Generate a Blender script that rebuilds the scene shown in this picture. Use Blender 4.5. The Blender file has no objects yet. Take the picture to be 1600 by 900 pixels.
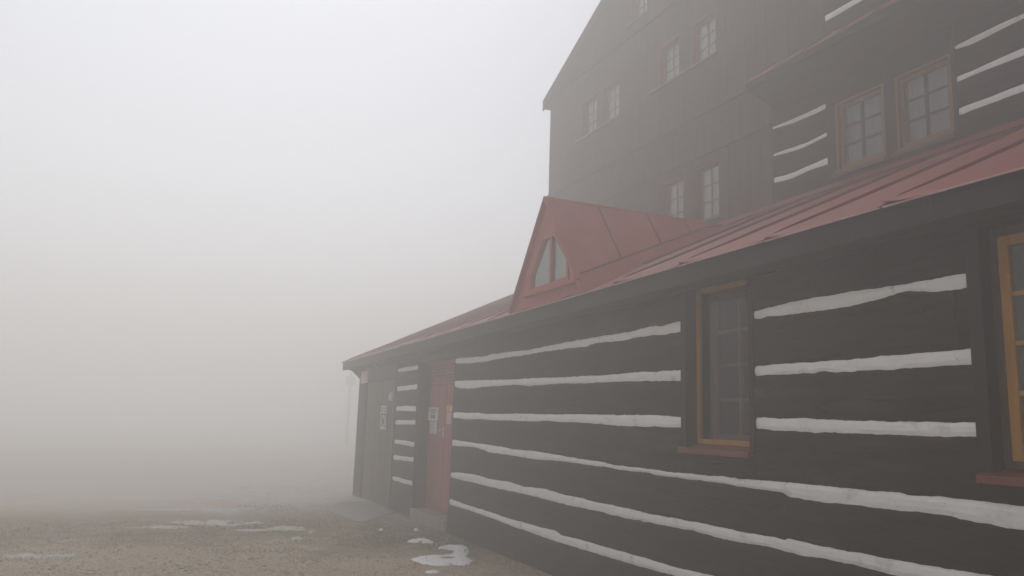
import bpy, math, random
import numpy as np
from mathutils import Vector, Matrix, noise as mn
from mathutils.geometry import tessellate_polygon

random.seed(7)
scene = bpy.context.scene
C = scene.collection

# ------------------------------------------------------------------ camera
FOC, PITCH, ROLL, YAW = 1245.31, 0.1663017, 0.0312841, 1.1513130
EYE = np.array([0.0, 0.0, 1.62])
fwd = np.array([-math.sin(YAW)*math.cos(PITCH), math.cos(YAW)*math.cos(PITCH), math.sin(PITCH)])
r0 = np.array([math.cos(YAW), math.sin(YAW), 0.0])
u0 = np.cross(r0, fwd)
RT = math.cos(ROLL)*r0 + math.sin(ROLL)*u0
UP = -math.sin(ROLL)*r0 + math.cos(ROLL)*u0
cam_data = bpy.data.cameras.new('camera')
cam_data.sensor_width = 36.0
cam_data.lens = FOC/1600.0*36.0
cam_data.clip_start = 0.05
cam_data.clip_end = 2000.0
cam = bpy.data.objects.new('camera', cam_data)
C.objects.link(cam)
cam.matrix_world = Matrix(((RT[0], UP[0], -fwd[0], EYE[0]), (RT[1], UP[1], -fwd[1], EYE[1]),
                           (RT[2], UP[2], -fwd[2], EYE[2]), (0, 0, 0, 1)))
scene.camera = cam

# ------------------------------------------------------------------ sky, sun, exposure
SUN_EL, SUN_AZ = math.radians(55), math.radians(280)      # azimuth clockwise from +Y
world = bpy.data.worlds.new('World')
scene.world = world
world.use_nodes = True
wn, wl = world.node_tree.nodes, world.node_tree.links
wn.clear()
sky = wn.new('ShaderNodeTexSky')
sky.sky_type = 'NISHITA'
sky.sun_disc = False
sky.sun_elevation = SUN_EL
sky.sun_rotation = SUN_AZ
sky.altitude = 1200
sky.air_density = 1.0
sky.dust_density = 2.0
hs = wn.new('ShaderNodeHueSaturation')
hs.inputs['Saturation'].default_value = 0.34
bg = wn.new('ShaderNodeBackground')
bg.inputs['Strength'].default_value = 0.14
wo = wn.new('ShaderNodeOutputWorld')
wl.new(sky.outputs[0], hs.inputs['Color'])
wl.new(hs.outputs[0], bg.inputs['Color'])
wl.new(bg.outputs[0], wo.inputs['Surface'])

sd = bpy.data.lights.new('sun', 'SUN')
sd.energy = 1.0
sd.angle = math.radians(25)
sd.color = (1.0, 0.955, 0.89)
so = bpy.data.objects.new('sun', sd)
C.objects.link(so)
sdir = Vector((math.sin(SUN_AZ)*math.cos(SUN_EL), math.cos(SUN_AZ)*math.cos(SUN_EL), math.sin(SUN_EL)))
so.rotation_euler = sdir.to_track_quat('Z', 'Y').to_euler()
so.location = (0, -20, 30)

scene.view_settings.view_transform = 'Standard'
scene.view_settings.look = 'None'
scene.view_settings.gamma = 1.0
scene.view_settings.use_curve_mapping = False
scene.view_settings.exposure = 0.32

scene.render.engine = 'CYCLES'
cy = scene.cycles
cy.max_bounces = 16
cy.diffuse_bounces = 4
cy.glossy_bounces = 3
cy.transmission_bounces = 4
cy.transparent_max_bounces = 16
cy.volume_bounces = 12
cy.use_denoising = True
try:
    cy.denoiser = 'OPENIMAGEDENOISE'
except Exception:
    pass

FOG_DENSITY = 0.047
FOG_COLOR = (0.993, 0.979, 0.958)
FOG_ANISO = 0.50

# ------------------------------------------------------------------ pixel helpers
def ray(x, y):
    return (x-800.0)/FOC*RT - (y-450.0)/FOC*UP + fwd
def P(x, y, Y):                     # point of the photo on the upright plane at depth Y
    d = ray(x, y)
    return EYE + d*(Y/d[1])
def G(x, y, z=0.0):                 # point of the photo on level ground
    d = ray(x, y)
    return EYE + d*((z-EYE[2])/d[2])
def px_of(X, Y, Z):
    v = np.stack([X-EYE[0], Y-EYE[1], Z-EYE[2]], -1)
    w = v@fwd
    return 800+FOC*(v@RT)/w, 450-FOC*(v@UP)/w

# ------------------------------------------------------------------ materials
def new_mat(name):
    m = bpy.data.materials.new(name)
    m.use_nodes = True
    n = m.node_tree.nodes
    b = n['Principled BSDF']
    return m, n, m.node_tree.links, b

def surf(name, c0, c1, rough=0.7, scale=(3, 3, 3), detail=6, bump=0.2, bump_scale=None, bump_dist=0.01,
         vary=0.0, spec=0.3, c2=None, spot_scale=6.0, spot=(0.55, 0.7), rough_var=0.1, spot_stretch=(1, 1, 1), crack=None):
    """two-tone noise colour in world space, optional third colour in blotches, fine relief, per-object tone"""
    m, n, l, b = new_mat(name)
    g = n.new('ShaderNodeNewGeometry')
    mp = n.new('ShaderNodeMapping')
    mp.inputs['Scale'].default_value = scale
    l.new(g.outputs['Position'], mp.inputs['Vector'])
    nz = n.new('ShaderNodeTexNoise')
    nz.inputs['Scale'].default_value = 1.0
    nz.inputs['Detail'].default_value = detail
    nz.inputs['Roughness'].default_value = 0.62
    l.new(mp.outputs[0], nz.inputs['Vector'])
    rp = n.new('ShaderNodeValToRGB')
    rp.color_ramp.elements[0].position = 0.32
    rp.color_ramp.elements[1].position = 0.68
    rp.color_ramp.elements[0].color = (*c0, 1)
    rp.color_ramp.elements[1].color = (*c1, 1)
    l.new(nz.outputs['Fac'], rp.inputs['Fac'])
    col = rp.outputs[0]
    if c2 is not None:
        n2 = n.new('ShaderNodeTexNoise')
        n2.inputs['Scale'].default_value = spot_scale
        n2.inputs['Detail'].default_value = 5
        m3 = n.new('ShaderNodeMapping')
        m3.inputs['Scale'].default_value = spot_stretch
        l.new(g.outputs['Position'], m3.inputs['Vector'])
        l.new(m3.outputs[0], n2.inputs['Vector'])
        mr = n.new('ShaderNodeMapRange')
        mr.inputs['From Min'].default_value = spot[0]
        mr.inputs['From Max'].default_value = spot[1]
        l.new(n2.outputs['Fac'], mr.inputs['Value'])
        mx = n.new('ShaderNodeMix')
        mx.data_type = 'RGBA'
        l.new(mr.outputs[0], mx.inputs['Factor'])
        l.new(col, mx.inputs['A'])
        mx.inputs['B'].default_value = (*c2, 1)
        col = mx.outputs['Result']
    crack_fac = None
    if crack is not None:                    # narrow splits: a thin band of a stretched noise
        cs, width, ccol = crack
        m4 = n.new('ShaderNodeMapping')
        m4.inputs['Scale'].default_value = cs
        l.new(g.outputs['Position'], m4.inputs['Vector'])
        n4 = n.new('ShaderNodeTexNoise')
        n4.inputs['Scale'].default_value = 1.0
        n4.inputs['Detail'].default_value = 3
        l.new(m4.outputs[0], n4.inputs['Vector'])
        sb = n.new('ShaderNodeMath'); sb.operation = 'SUBTRACT'; sb.inputs[1].default_value = 0.57
        l.new(n4.outputs['Fac'], sb.inputs[0])
        ab = n.new('ShaderNodeMath'); ab.operation = 'ABSOLUTE'
        l.new(sb.outputs[0], ab.inputs[0])
        cr = n.new('ShaderNodeMapRange')
        cr.inputs['From Min'].default_value = width
        cr.inputs['From Max'].default_value = width*0.3
        l.new(ab.outputs[0], cr.inputs['Value'])
        crack_fac = cr.outputs[0]
        mc = n.new('ShaderNodeMix'); mc.data_type = 'RGBA'
        l.new(crack_fac, mc.inputs['Factor'])
        l.new(col, mc.inputs['A'])
        mc.inputs['B'].default_value = (*ccol, 1)
        col = mc.outputs['Result']
    if vary:
        oi = n.new('ShaderNodeObjectInfo')
        mv = n.new('ShaderNodeMapRange')
        mv.inputs['To Min'].default_value = 1-vary
        mv.inputs['To Max'].default_value = 1+vary
        l.new(oi.outputs['Random'], mv.inputs['Value'])
        h = n.new('ShaderNodeHueSaturation')
        l.new(mv.outputs[0], h.inputs['Value'])
        l.new(col, h.inputs['Color'])
        col = h.outputs[0]
    l.new(col, b.inputs['Base Color'])
    rr = n.new('ShaderNodeMapRange')
    rr.inputs['To Min'].default_value = max(0.05, rough-rough_var)
    rr.inputs['To Max'].default_value = min(1.0, rough+rough_var)
    l.new(nz.outputs['Fac'], rr.inputs['Value'])
    l.new(rr.outputs[0], b.inputs['Roughness'])
    b.inputs['Specular IOR Level'].default_value = spec
    if bump:
        bn = n.new('ShaderNodeTexNoise')
        bn.inputs['Scale'].default_value = 1.0
        bn.inputs['Detail'].default_value = 8
        m2 = n.new('ShaderNodeMapping')
        m2.inputs['Scale'].default_value = bump_scale or tuple(4*s for s in scale)
        l.new(g.outputs['Position'], m2.inputs['Vector'])
        l.new(m2.outputs[0], bn.inputs['Vector'])
        bp = n.new('ShaderNodeBump')
        bp.inputs['Strength'].default_value = bump
        bp.inputs['Distance'].default_value = bump_dist
        hgt = bn.outputs['Fac']
        if crack_fac is not None:
            sbb = n.new('ShaderNodeMath'); sbb.operation = 'SUBTRACT'
            l.new(hgt, sbb.inputs[0]); l.new(crack_fac, sbb.inputs[1])
            hgt = sbb.outputs[0]
        l.new(hgt, bp.inputs['Height'])
        l.new(bp.outputs[0], b.inputs['Normal'])
    return m

def glass_mat(name, tint, film=0.06):
    m, n, l, b = new_mat(name)
    out = n['Material Output']
    n.remove(b)
    tr = n.new('ShaderNodeBsdfTransparent')
    tr.inputs[0].default_value = (*tint, 1)
    gl = n.new('ShaderNodeBsdfGlossy')
    gl.inputs['Roughness'].default_value = 0.04
    df = n.new('ShaderNodeBsdfDiffuse')
    df.inputs[0].default_value = (0.55, 0.56, 0.56, 1)
    fr = n.new('ShaderNodeFresnel')
    fr.inputs['IOR'].default_value = 1.45
    g = n.new('ShaderNodeNewGeometry')
    nz = n.new('ShaderNodeTexNoise')
    nz.inputs['Scale'].default_value = 1.6
    l.new(g.outputs['Position'], nz.inputs['Vector'])
    bp = n.new('ShaderNodeBump')
    bp.inputs['Strength'].default_value = 0.05
    bp.inputs['Distance'].default_value = 0.05
    l.new(nz.outputs['Fac'], bp.inputs['Height'])
    l.new(bp.outputs[0], gl.inputs['Normal'])
    a = n.new('ShaderNodeMixShader')
    l.new(fr.outputs[0], a.inputs[0]); l.new(tr.outputs[0], a.inputs[1]); l.new(gl.outputs[0], a.inputs[2])
    c = n.new('ShaderNodeMixShader')
    c.inputs[0].default_value = film
    l.new(a.outputs[0], c.inputs[1]); l.new(df.outputs[0], c.inputs[2])
    l.new(c.outputs[0], out.inputs['Surface'])
    return m

M = {}
M['log'] = surf('dark_log_paint', (0.008, 0.0062, 0.0051), (0.024, 0.0185, 0.0150), 0.68, (1.6, 9, 13), 10, 0.6,
                (9, 40, 46), 0.008, vary=0.14, c2=(0.058, 0.049, 0.042), spot_scale=3.2, spot=(0.54, 0.80), spec=0.16,
                spot_stretch=(0.7, 2, 3.4), crack=((0.55, 3, 9.0), 0.010, (0.005, 0.004, 0.0035)))
M['trim'] = surf('dark_trim_paint', (0.008, 0.0066, 0.0056), (0.017, 0.0138, 0.0118), 0.7, (6, 6, 1.5), 6, 0.3,
                 (50, 50, 6), 0.006, vary=0.12)
M['chink'] = surf('lime_chinking', (0.82, 0.815, 0.80), (0.92, 0.915, 0.905), 0.9, (5, 5, 9), 8, 0.5,
                  (22, 22, 34), 0.014, c2=(0.56, 0.54, 0.51), spot_scale=7, spot=(0.62, 0.82), vary=0.03,
                  crack=((7.0, 5, 1.2), 0.0016, (0.50, 0.48, 0.45)))
M['board'] = surf('brown_black_board', (0.036, 0.025, 0.021), (0.066, 0.044, 0.037), 0.8, (12, 12, 0.9), 7, 0.4,
                  (60, 60, 4), 0.005, vary=0.08)
M['sheet'] = surf('red_roof_paint', (0.165, 0.027, 0.021), (0.225, 0.041, 0.033), 0.6, (1.5, 1.5, 1.5), 8, 0.12,
                  (7, 7, 7), 0.01, vary=0.10, c2=(0.245, 0.062, 0.05), spot_scale=2.2, spot=(0.58, 0.8), spec=0.25)
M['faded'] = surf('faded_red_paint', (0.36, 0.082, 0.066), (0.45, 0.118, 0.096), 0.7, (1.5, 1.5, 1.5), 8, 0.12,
                  (7, 7, 7), 0.01, vary=0.06, c2=(0.47, 0.155, 0.13), spot_scale=2.2, spot=(0.58, 0.8), spec=0.2)  # paler, pinker red than the main roof sheets, used on the whole dormer
M['seam'] = surf('dark_red_seam', (0.15, 0.030, 0.025), (0.20, 0.042, 0.034), 0.7, (6, 6, 6), 4, 0.1)
M['sheet_edge'] = surf('worn_sheet_edge', (0.38, 0.20, 0.18), (0.52, 0.36, 0.33), 0.5, (6, 6, 6), 4, 0.1)
M['deck'] = surf('dark_roof_deck', (0.02, 0.018, 0.016), (0.04, 0.034, 0.03), 0.8, (3, 12, 12), 5, 0.3, vary=0.15)
M['orange'] = surf('varnished_orange_wood', (0.33, 0.145, 0.016), (0.46, 0.215, 0.030), 0.48, (14, 14, 3), 6, 0.25,
                   (70, 70, 9), 0.004, c2=(0.40, 0.28, 0.13), spot_scale=7, spot=(0.60, 0.72), vary=0.06)
M['brown'] = surf('brown_window_wood', (0.06, 0.034, 0.02), (0.10, 0.058, 0.034), 0.5, (10, 10, 3), 6, 0.2, vary=0.1)
M['amber'] = surf('dull_amber_wood', (0.15, 0.078, 0.022), (0.23, 0.125, 0.038), 0.55, (10, 10, 3), 6, 0.2, vary=0.08)
M['jamb'] = surf('red_brown_jamb', (0.13, 0.05, 0.035), (0.20, 0.075, 0.05), 0.6, (8, 8, 2), 6, 0.2, vary=0.08)
M['muntin'] = surf('dark_muntin_wood', (0.045, 0.028, 0.022), (0.08, 0.05, 0.038), 0.5, (9, 9, 3), 5, 0.2)
M['sill'] = surf('red_sill_metal', (0.14, 0.030, 0.020), (0.21, 0.048, 0.030), 0.45, (5, 5, 5), 6, 0.12, vary=0.05, spec=0.4)
M['grey_sill'] = surf('grey_sill_metal', (0.13, 0.12, 0.115), (0.20, 0.19, 0.18), 0.5, (5, 5, 5), 6, 0.1)
M['door'] = surf('red_door_paint', (0.26, 0.058, 0.045), (0.36, 0.090, 0.068), 0.55, (14, 14, 1.2), 7, 0.3,
                 (70, 70, 5), 0.005, vary=0.13)
M['plank'] = surf('weathered_brown_plank', (0.075, 0.062, 0.046), (0.135, 0.112, 0.082), 0.75, (14, 14, 1.2), 7, 0.4,
                  (60, 60, 5), 0.006, vary=0.15)
M['interior'] = surf('dim_interior', (0.022, 0.018, 0.016), (0.035, 0.029, 0.025), 0.9, bump=0)
M['curtain'] = surf('white_curtain', (0.72, 0.72, 0.72), (0.86, 0.86, 0.85), 0.9, (26, 26, 1.0), 3, 0.7, (30, 30, 1), 0.03)
M['net'] = surf('grey_net_curtain', (0.32, 0.33, 0.34), (0.42, 0.43, 0.43), 0.9, (26, 26, 1.0), 3, 0.7, (30, 30, 1), 0.03)
M['glass'] = glass_mat('window_glass', (0.86, 0.9, 0.9))
M['glass_clear'] = glass_mat('clear_window_glass', (0.9, 0.92, 0.92), 0.004)
M['glass_grey'] = glass_mat('dusty_window_glass', (0.80, 0.86, 0.86), 0.14)
M['concrete'] = surf('worn_concrete', (0.23, 0.19, 0.14), (0.36, 0.31, 0.24), 0.9, (5, 5, 5), 8, 0.5, (30, 30, 30), 0.01)
M['slab'] = surf('blue_grey_stone', (0.17, 0.165, 0.165), (0.27, 0.26, 0.255), 0.75, (4, 4, 4), 8, 0.4, (24, 24, 24), 0.01)
M['snow'] = surf('old_snow', (0.70, 0.70, 0.69), (0.84, 0.84, 0.84), 0.85, (7, 7, 7), 6, 0.5, (30, 30, 30), 0.02,
                 c2=(0.46, 0.43, 0.39), spot_scale=11, spot=(0.58, 0.78))
M['slush'] = surf('dirty_snow', (0.36, 0.335, 0.30), (0.52, 0.50, 0.47), 0.9, (5, 5, 5), 6, 0.5, (30, 30, 30), 0.02,
                  c2=(0.28, 0.24, 0.19), spot_scale=9, spot=(0.5, 0.72))
M['stone'] = surf('gravel_stone', (0.17, 0.14, 0.11), (0.52, 0.45, 0.37), 0.9, (30, 30, 30), 4, 0)
M['grass'] = surf('short_grass', (0.09, 0.092, 0.036), (0.19, 0.165, 0.08), 0.9, (9, 9, 9), 4, 0)
M['white'] = surf('white_plate', (0.62, 0.61, 0.58), (0.75, 0.74, 0.71), 0.5, (20, 20, 20), 4, 0)
M['paper'] = surf('notice_paper', (0.56, 0.55, 0.51), (0.68, 0.67, 0.63), 0.7, (20, 20, 20), 4, 0)
M['ink'] = surf('grey_ink', (0.10, 0.10, 0.095), (0.15, 0.15, 0.14), 0.7, (20, 20, 20), 2, 0)
M['yellow'] = surf('yellow_label', (0.62, 0.48, 0.06), (0.72, 0.56, 0.09), 0.5, (20, 20, 20), 3, 0)
M['pink'] = surf('red_white_label', (0.52, 0.22, 0.19), (0.62, 0.30, 0.26), 0.5, (20, 20, 20), 3, 0)
M['faded_pink'] = surf('faded_pink_plate', (0.50, 0.38, 0.35), (0.60, 0.48, 0.45), 0.6, (10, 10, 10), 3, 0)
M['metal'] = surf('pale_metal', (0.50, 0.49, 0.47), (0.62, 0.61, 0.58), 0.35, (20, 20, 20), 3, 0, spec=0.6)
M['conduit'] = surf('grey_conduit', (0.22, 0.21, 0.20), (0.30, 0.29, 0.27), 0.5, (20, 20, 20), 3, 0)
M['post'] = surf('weathered_post', (0.10, 0.085, 0.07), (0.17, 0.15, 0.125), 0.85, (12, 12, 1.5), 6, 0.3)

def ground_mat():
    m, n, l, b = new_mat('gravel_and_moss')
    g = n.new('ShaderNodeNewGeometry')
    def noise(scale, detail=8, rough=0.6, vec=None):
        t = n.new('ShaderNodeTexNoise')
        t.inputs['Scale'].default_value = scale
        t.inputs['Detail'].default_value = detail
        t.inputs['Roughness'].default_value = rough
        l.new(vec or g.outputs['Position'], t.inputs['Vector'])
        return t
    def rng(sock, a, bb, c=0.0, d=1.0):
        t = n.new('ShaderNodeMapRange')
        for k, v in zip(('From Min', 'From Max', 'To Min', 'To Max'), (a, bb, c, d)):
            t.inputs[k].default_value = v
        l.new(sock, t.inputs['Value'])
        return t.outputs[0]
    def mix(f, a, bb):
        t = n.new('ShaderNodeMix')
        t.data_type = 'RGBA'
        if isinstance(f, float): t.inputs['Factor'].default_value = f
        else: l.new(f, t.inputs['Factor'])
        for k, v in (('A', a), ('B', bb)):
            if isinstance(v, tuple): t.inputs[k].default_value = (*v, 1)
            else: l.new(v, t.inputs[k])
        return t.outputs['Result']
    def math_(op, a, bb):
        t = n.new('ShaderNodeMath'); t.operation = op
        for i, v in enumerate((a, bb)):
            if isinstance(v, (int, float)): t.inputs[i].default_value = v
            else: l.new(v, t.inputs[i])
        return t.outputs[0]
    fine = noise(26, 12, 0.85)
    mid = noise(3.2, 8, 0.65)
    big = noise(0.42, 6, 0.6)
    grav = mix(rng(fine.outputs['Fac'], 0.42, 0.60), (0.21, 0.16, 0.105), (0.64, 0.51, 0.37))
    grav = mix(rng(mid.outputs['Fac'], 0.45, 0.62, 0, 0.6), grav, (0.37, 0.28, 0.195))
    moss = mix(rng(fine.outputs['Fac'], 0.3, 0.7), (0.085, 0.088, 0.036), (0.19, 0.175, 0.085))
    sx = n.new('ShaderNodeSeparateXYZ')
    l.new(g.outputs['Position'], sx.inputs[0])
    # moss grows along the foot of the wall and in the strip past the track
    near_wall = rng(sx.outputs['Y'], 1.2, 3.6)
    far = math_('MULTIPLY', rng(sx.outputs['X'], -10.2, -12.0), rng(sx.outputs['X'], -19.0, -14.0))
    w = math_('MAXIMUM', math_('MULTIPLY', near_wall, rng(sx.outputs['X'], -8.4, -10.2)), math_('MULTIPLY', far, 0.75))
    w = math_('ADD', math_('MULTIPLY', w, 0.62), math_('SUBTRACT', big.outputs['Fac'], 0.52))
    w = math_('ADD', w, math_('MULTIPLY', math_('SUBTRACT', mid.outputs['Fac'], 0.5), 0.7))
    col = mix(rng(w, 0.18, 0.52), grav, moss)
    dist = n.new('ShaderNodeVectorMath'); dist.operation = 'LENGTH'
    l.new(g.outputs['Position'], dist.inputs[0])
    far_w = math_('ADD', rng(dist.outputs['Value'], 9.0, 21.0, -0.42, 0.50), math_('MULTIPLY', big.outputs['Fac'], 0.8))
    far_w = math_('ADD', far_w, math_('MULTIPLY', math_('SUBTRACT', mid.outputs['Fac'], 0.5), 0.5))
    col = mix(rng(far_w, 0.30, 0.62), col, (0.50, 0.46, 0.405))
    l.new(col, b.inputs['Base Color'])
    b.inputs['Roughness'].default_value = 0.93
    b.inputs['Specular IOR Level'].default_value = 0.15
    bp = n.new('ShaderNodeBump')
    bp.inputs['Strength'].default_value = 0.8
    bp.inputs['Distance'].default_value = 0.03
    l.new(math_('ADD', fine.outputs['Fac'], math_('MULTIPLY', mid.outputs['Fac'], 1.5)), bp.inputs['Height'])
    l.new(bp.outputs[0], b.inputs['Normal'])
    return m
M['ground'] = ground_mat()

# ------------------------------------------------------------------ mesh building
ORG = {}                                     # world origin of every object

class MB:
    def __init__(s): s.v, s.f = [], []
    def add(s, verts, faces):
        o = len(s.v)
        s.v += [tuple(map(float, p)) for p in verts]
        s.f += [tuple(o+i for i in q) for q in faces]
        return s
    def box(s, x0, x1, y0, y1, z0, z1):
        return s.add([(x, y, z) for z in (z0, z1) for y in (y0, y1) for x in (x0, x1)],
                     [(0, 2, 3, 1), (4, 5, 7, 6), (0, 1, 5, 4), (2, 6, 7, 3), (0, 4, 6, 2), (1, 3, 7, 5)])
    def hexa(s, p):                          # 8 corners: bottom 4 (ccw), top 4
        return s.add(p, [(3, 2, 1, 0), (4, 5, 6, 7), (0, 1, 5, 4), (1, 2, 6, 5), (2, 3, 7, 6), (3, 0, 4, 7)])
    def prism(s, poly, d):                   # poly in 3D, extruded by vector d
        nn = len(poly)
        a = [tuple(p) for p in poly]
        b = [tuple(np.array(p)+np.array(d)) for p in poly]
        return s.add(a+b, [tuple(range(nn-1, -1, -1)), tuple(range(nn, 2*nn))] +
                     [(i, (i+1) % nn, nn+(i+1) % nn, nn+i) for i in range(nn)])
    def tube(s, a, b, r, n=10, r2=None):
        a, b = Vector(a), Vector(b)
        r2 = r if r2 is None else r2
        d = (b-a).normalized()
        e = d.orthogonal().normalized()
        g = d.cross(e)
        vs = []
        for c, rr in ((a, r), (b, r2)):
            for k in range(n):
                t = 2*math.pi*k/n
                vs.append(tuple(c + e*math.cos(t)*rr + g*math.sin(t)*rr))
        return s.add(vs, [tuple(range(n-1, -1, -1)), tuple(range(n, 2*n))] +
                     [(i, (i+1) % n, n+(i+1) % n, n+i) for i in range(n)])
    def build(s, name, mat, parent=None, smooth=False, bevel=0.0):
        a = np.array(s.v)
        lo, hi = a.min(0), a.max(0)
        o = np.array([(lo[0]+hi[0])/2, (lo[1]+hi[1])/2, lo[2]])
        me = bpy.data.meshes.new(name)
        me.from_pydata([tuple(p) for p in a-o], [], s.f)
        me.validate(); me.update()
        me.materials.append(M[mat])
        if smooth:
            me.polygons.foreach_set('use_smooth', [True]*len(me.polygons))
        ob = bpy.data.objects.new(name, me)
        C.objects.link(ob)
        place(ob, o, parent)
        if bevel:
            md = ob.modifiers.new('bevel', 'BEVEL')
            md.width = bevel; md.segments = 2; md.limit_method = 'ANGLE'
        return ob

def place(ob, o, parent):
    o = np.array(o, float)
    ORG[ob.name] = o
    if parent is not None:
        ob.parent = parent
        ob.location = o-ORG[parent.name]
    else:
        ob.location = o

def thing(name, label, cat, loc, group=None):
    o = bpy.data.objects.new(name, None)
    o.empty_display_size = 0.3
    C.objects.link(o)
    place(o, loc, None)
    return tag(o, label, cat, group)

def tag(o, label, cat, group=None):
    o['label'] = label; o['category'] = cat
    if group: o['group'] = group
    return o

_unit = {}
def unit_box(name, mat, x0, x1, y0, y1, z0, z1, parent):
    """a piece that shares one unit box mesh with its alikes"""
    key = (name, mat)
    if key not in _unit:
        mb = MB().box(-0.5, 0.5, -0.5, 0.5, 0, 1)
        me = bpy.data.meshes.new(name)
        me.from_pydata(mb.v, [], mb.f); me.update()
        me.materials.append(M[mat])
        _unit[key] = me
    ob = bpy.data.objects.new(name, _unit[key])
    C.objects.link(ob)
    place(ob, ((x0+x1)/2, (y0+y1)/2, z0), parent)
    ob.scale = (x1-x0, y1-y0, z1-z0)
    return ob

def box(name, mat, x0, x1, y0, y1, z0, z1, parent=None, bevel=0.0):
    return MB().box(x0, x1, y0, y1, z0, z1).build(name, mat, parent, bevel=bevel)

def n1(t, s=0.0):
    return mn.noise(Vector((t, s*3.7+0.31, s*1.3+0.77)))

# ------------------------------------------------------------------ ground
def terrain():
    xs = np.concatenate([np.linspace(-150, -32, 26), np.linspace(-31, 6, 186), np.linspace(8, 150, 26)])
    ys = np.concatenate([np.linspace(-150, -14, 26), np.linspace(-13, 4.6, 110), np.linspace(5.5, 150, 30)])
    V, F = [], []
    for y in ys:
        for x in xs:
            V.append((x, y, gz(x, y)))
    w = len(xs)
    for j in range(len(ys)-1):
        for i in range(w-1):
            a = j*w+i
            F.append((a, a+1, a+w+1, a+w))
    me = bpy.data.meshes.new('ground')
    me.from_pydata(V, [], F); me.update()
    me.polygons.foreach_set('use_smooth', [True]*len(me.polygons))
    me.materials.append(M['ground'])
    o = bpy.data.objects.new('ground', me)
    C.objects.link(o)
    o['kind'] = 'structure'
    o['label'] = 'brown gravel yard with mossy green strips'
def gz(x, y):
    z = 0.030*mn.noise(Vector((x*0.8, y*0.8, 0.2))) + 0.012*mn.noise(Vector((x*3.1, y*3.1, 4.2)))
    if y > 3.3:                                  # settles against the wall
        z *= max(0.25, 1-(y-3.3))
    z -= 0.02
    fall = max(0.0, -x-14.0)                     # falls away a little past the far corner
    z -= 0.004*min(fall, 40)
    return z
terrain()

# ------------------------------------------------------------------ annex (log wall with lean-to roof)
WY = 4.2                                         # face of the log wall
EY = 3.9                                         # eave edge
T25 = math.tan(math.radians(25.0))
FY = 7.4                                         # face of the tall house
XL, XR = -17.47, 2.2                             # ends of the log wall
def ez(x): return 2.965 + 0.0103*min(0.0, x+3.0) # height of the eave edge
def rz(x, y): return ez(x) + T25*(y-EY)

annex = thing('log_annex', 'long single-storey black log building with white chinking stripes and red metal lean-to roof',
              'building', (-8, WY, 0))

def poly_to_wall(pts, Y):
    q = [P(x, y, Y) for x, y in pts]
    return [p[0] for p in q], [p[2] for p in q]
def edge_fn(pts, Y, seed):
    xs, zs = poly_to_wall(pts, Y)
    def f(x):
        return float(np.interp(x, xs, zs)) + 0.005*n1(x*7.0, seed) + 0.0045*n1(x*19.0, seed+5) + 0.0035*n1(x*43.0, seed+8)
    return f

S = {
 1: ([(710,560),(735,558),(757,556),(769,553),(782,551),(810,548),(824,546.5),(845,542),(865,538),(880,535),(915,529.5),(935,525.5),(955,522.5),(975,519),(990,516.5),(1005,512),(1022,508.5),(1031,509.5),(1042,505.5),(1065,501)],
     [(710,568),(731,567.5),(755,565),(775,561),(800,557),(823,553.5),(840,550.5),(860,547.5),(895,543),(915,541),(930,535.5),(960,533),(979,530.5),(998,525.5),(1020,523),(1035,523),(1065,517)]),
 2: ([(710,595),(738,594),(757,593.5),(790,593),(808,592),(845,590),(880,589),(900,588),(925,587),(958,585),(1000,580.5),(1022,581),(1035,579),(1065,577.5)],
     [(710,604.5),(720,607),(740,606.5),(755,604),(783,602.5),(800,601),(825,602.5),(850,601),(875,599),(900,599),(930,597.5),(965,596),(1000,595),(1066,594.5)]),
 3: ([(709,644),(730,645),(745,644.5),(760,647),(790,646.5),(810,646),(850,647),(900,647),(930,647),(965,648.5),(995,648),(1020,648.5),(1045,650),(1055,652),(1067,651.5)],
     [(709,653),(728,655),(745,654.5),(765,656),(800,657),(830,658.5),(855,657),(875,659.5),(890,659),(905,660),(930,662),(965,664.5),(1000,666),(1030,667),(1067,668)]),
 4: ([(706,687),(730,690.5),(741,692),(780,697.5),(800,702),(830,704),(870,711),(900,716),(940,722),(960,727),(1000,731),(1030,735.5),(1050,738),(1085,741),(1130,744.5),(1160,748.5),(1230,753.5),(1290,760),(1350,765.5),(1400,770),(1421,774),(1460,775.5),(1510,780),(1540,784.5),(1600,792)],
     [(706,696),(741,699),(765,707),(790,710.5),(805,712),(820,715.5),(850,718.5),(880,721),(940,729),(975,735),(1010,738.5),(1040,744.5),(1070,748),(1125,755),(1160,761),(1210,768),(1224,770),(1228,776.5),(1275,784),(1340,790),(1400,797),(1430,800),(1465,804.5),(1500,811),(1530,817),(1545,818.5),(1600,828)]),
 5: ([(703,738),(720,738.5),(748,743),(760,747.5),(795,753),(815,760),(850,764),(870,769.5),(880,773),(910,779),(930,785),(945,787),(965,792),(980,794),(1020,804),(1070,813),(1110,821.5),(1150,830),(1180,835),(1224,843),(1228,841.5),(1290,855.5),(1350,866),(1410,877),(1445,883.5),(1490,890.5),(1550,900),(1600,908)],
     [(703,746),(735,753),(760,759.5),(800,768),(830,774.5),(860,783),(900,792),(940,800.5),(970,808),(1020,818),(1080,829),(1120,840),(1160,848),(1200,854),(1245,867),(1290,874),(1340,884),(1390,897),(1420,903),(1600,936)]),
 6: ([(701,779),(716,784),(728,789),(745,794),(755,797),(790,809),(815,816),(840,823),(865,829),(875,836),(900,842),(940,854),(970,862),(1010,873),(1050,886),(1110,899),(1200,925),(1300,955),(1450,1000),(1600,1045)],
     [(701,788),(735,799),(770,811),(800,823),(830,833),(860,844),(900,856),(930,865),(950,872),(970,877),(1000,886),(1040,896),(1080,908),(1200,945),(1300,978),(1450,1025),(1600,1075)]),
}
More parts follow.
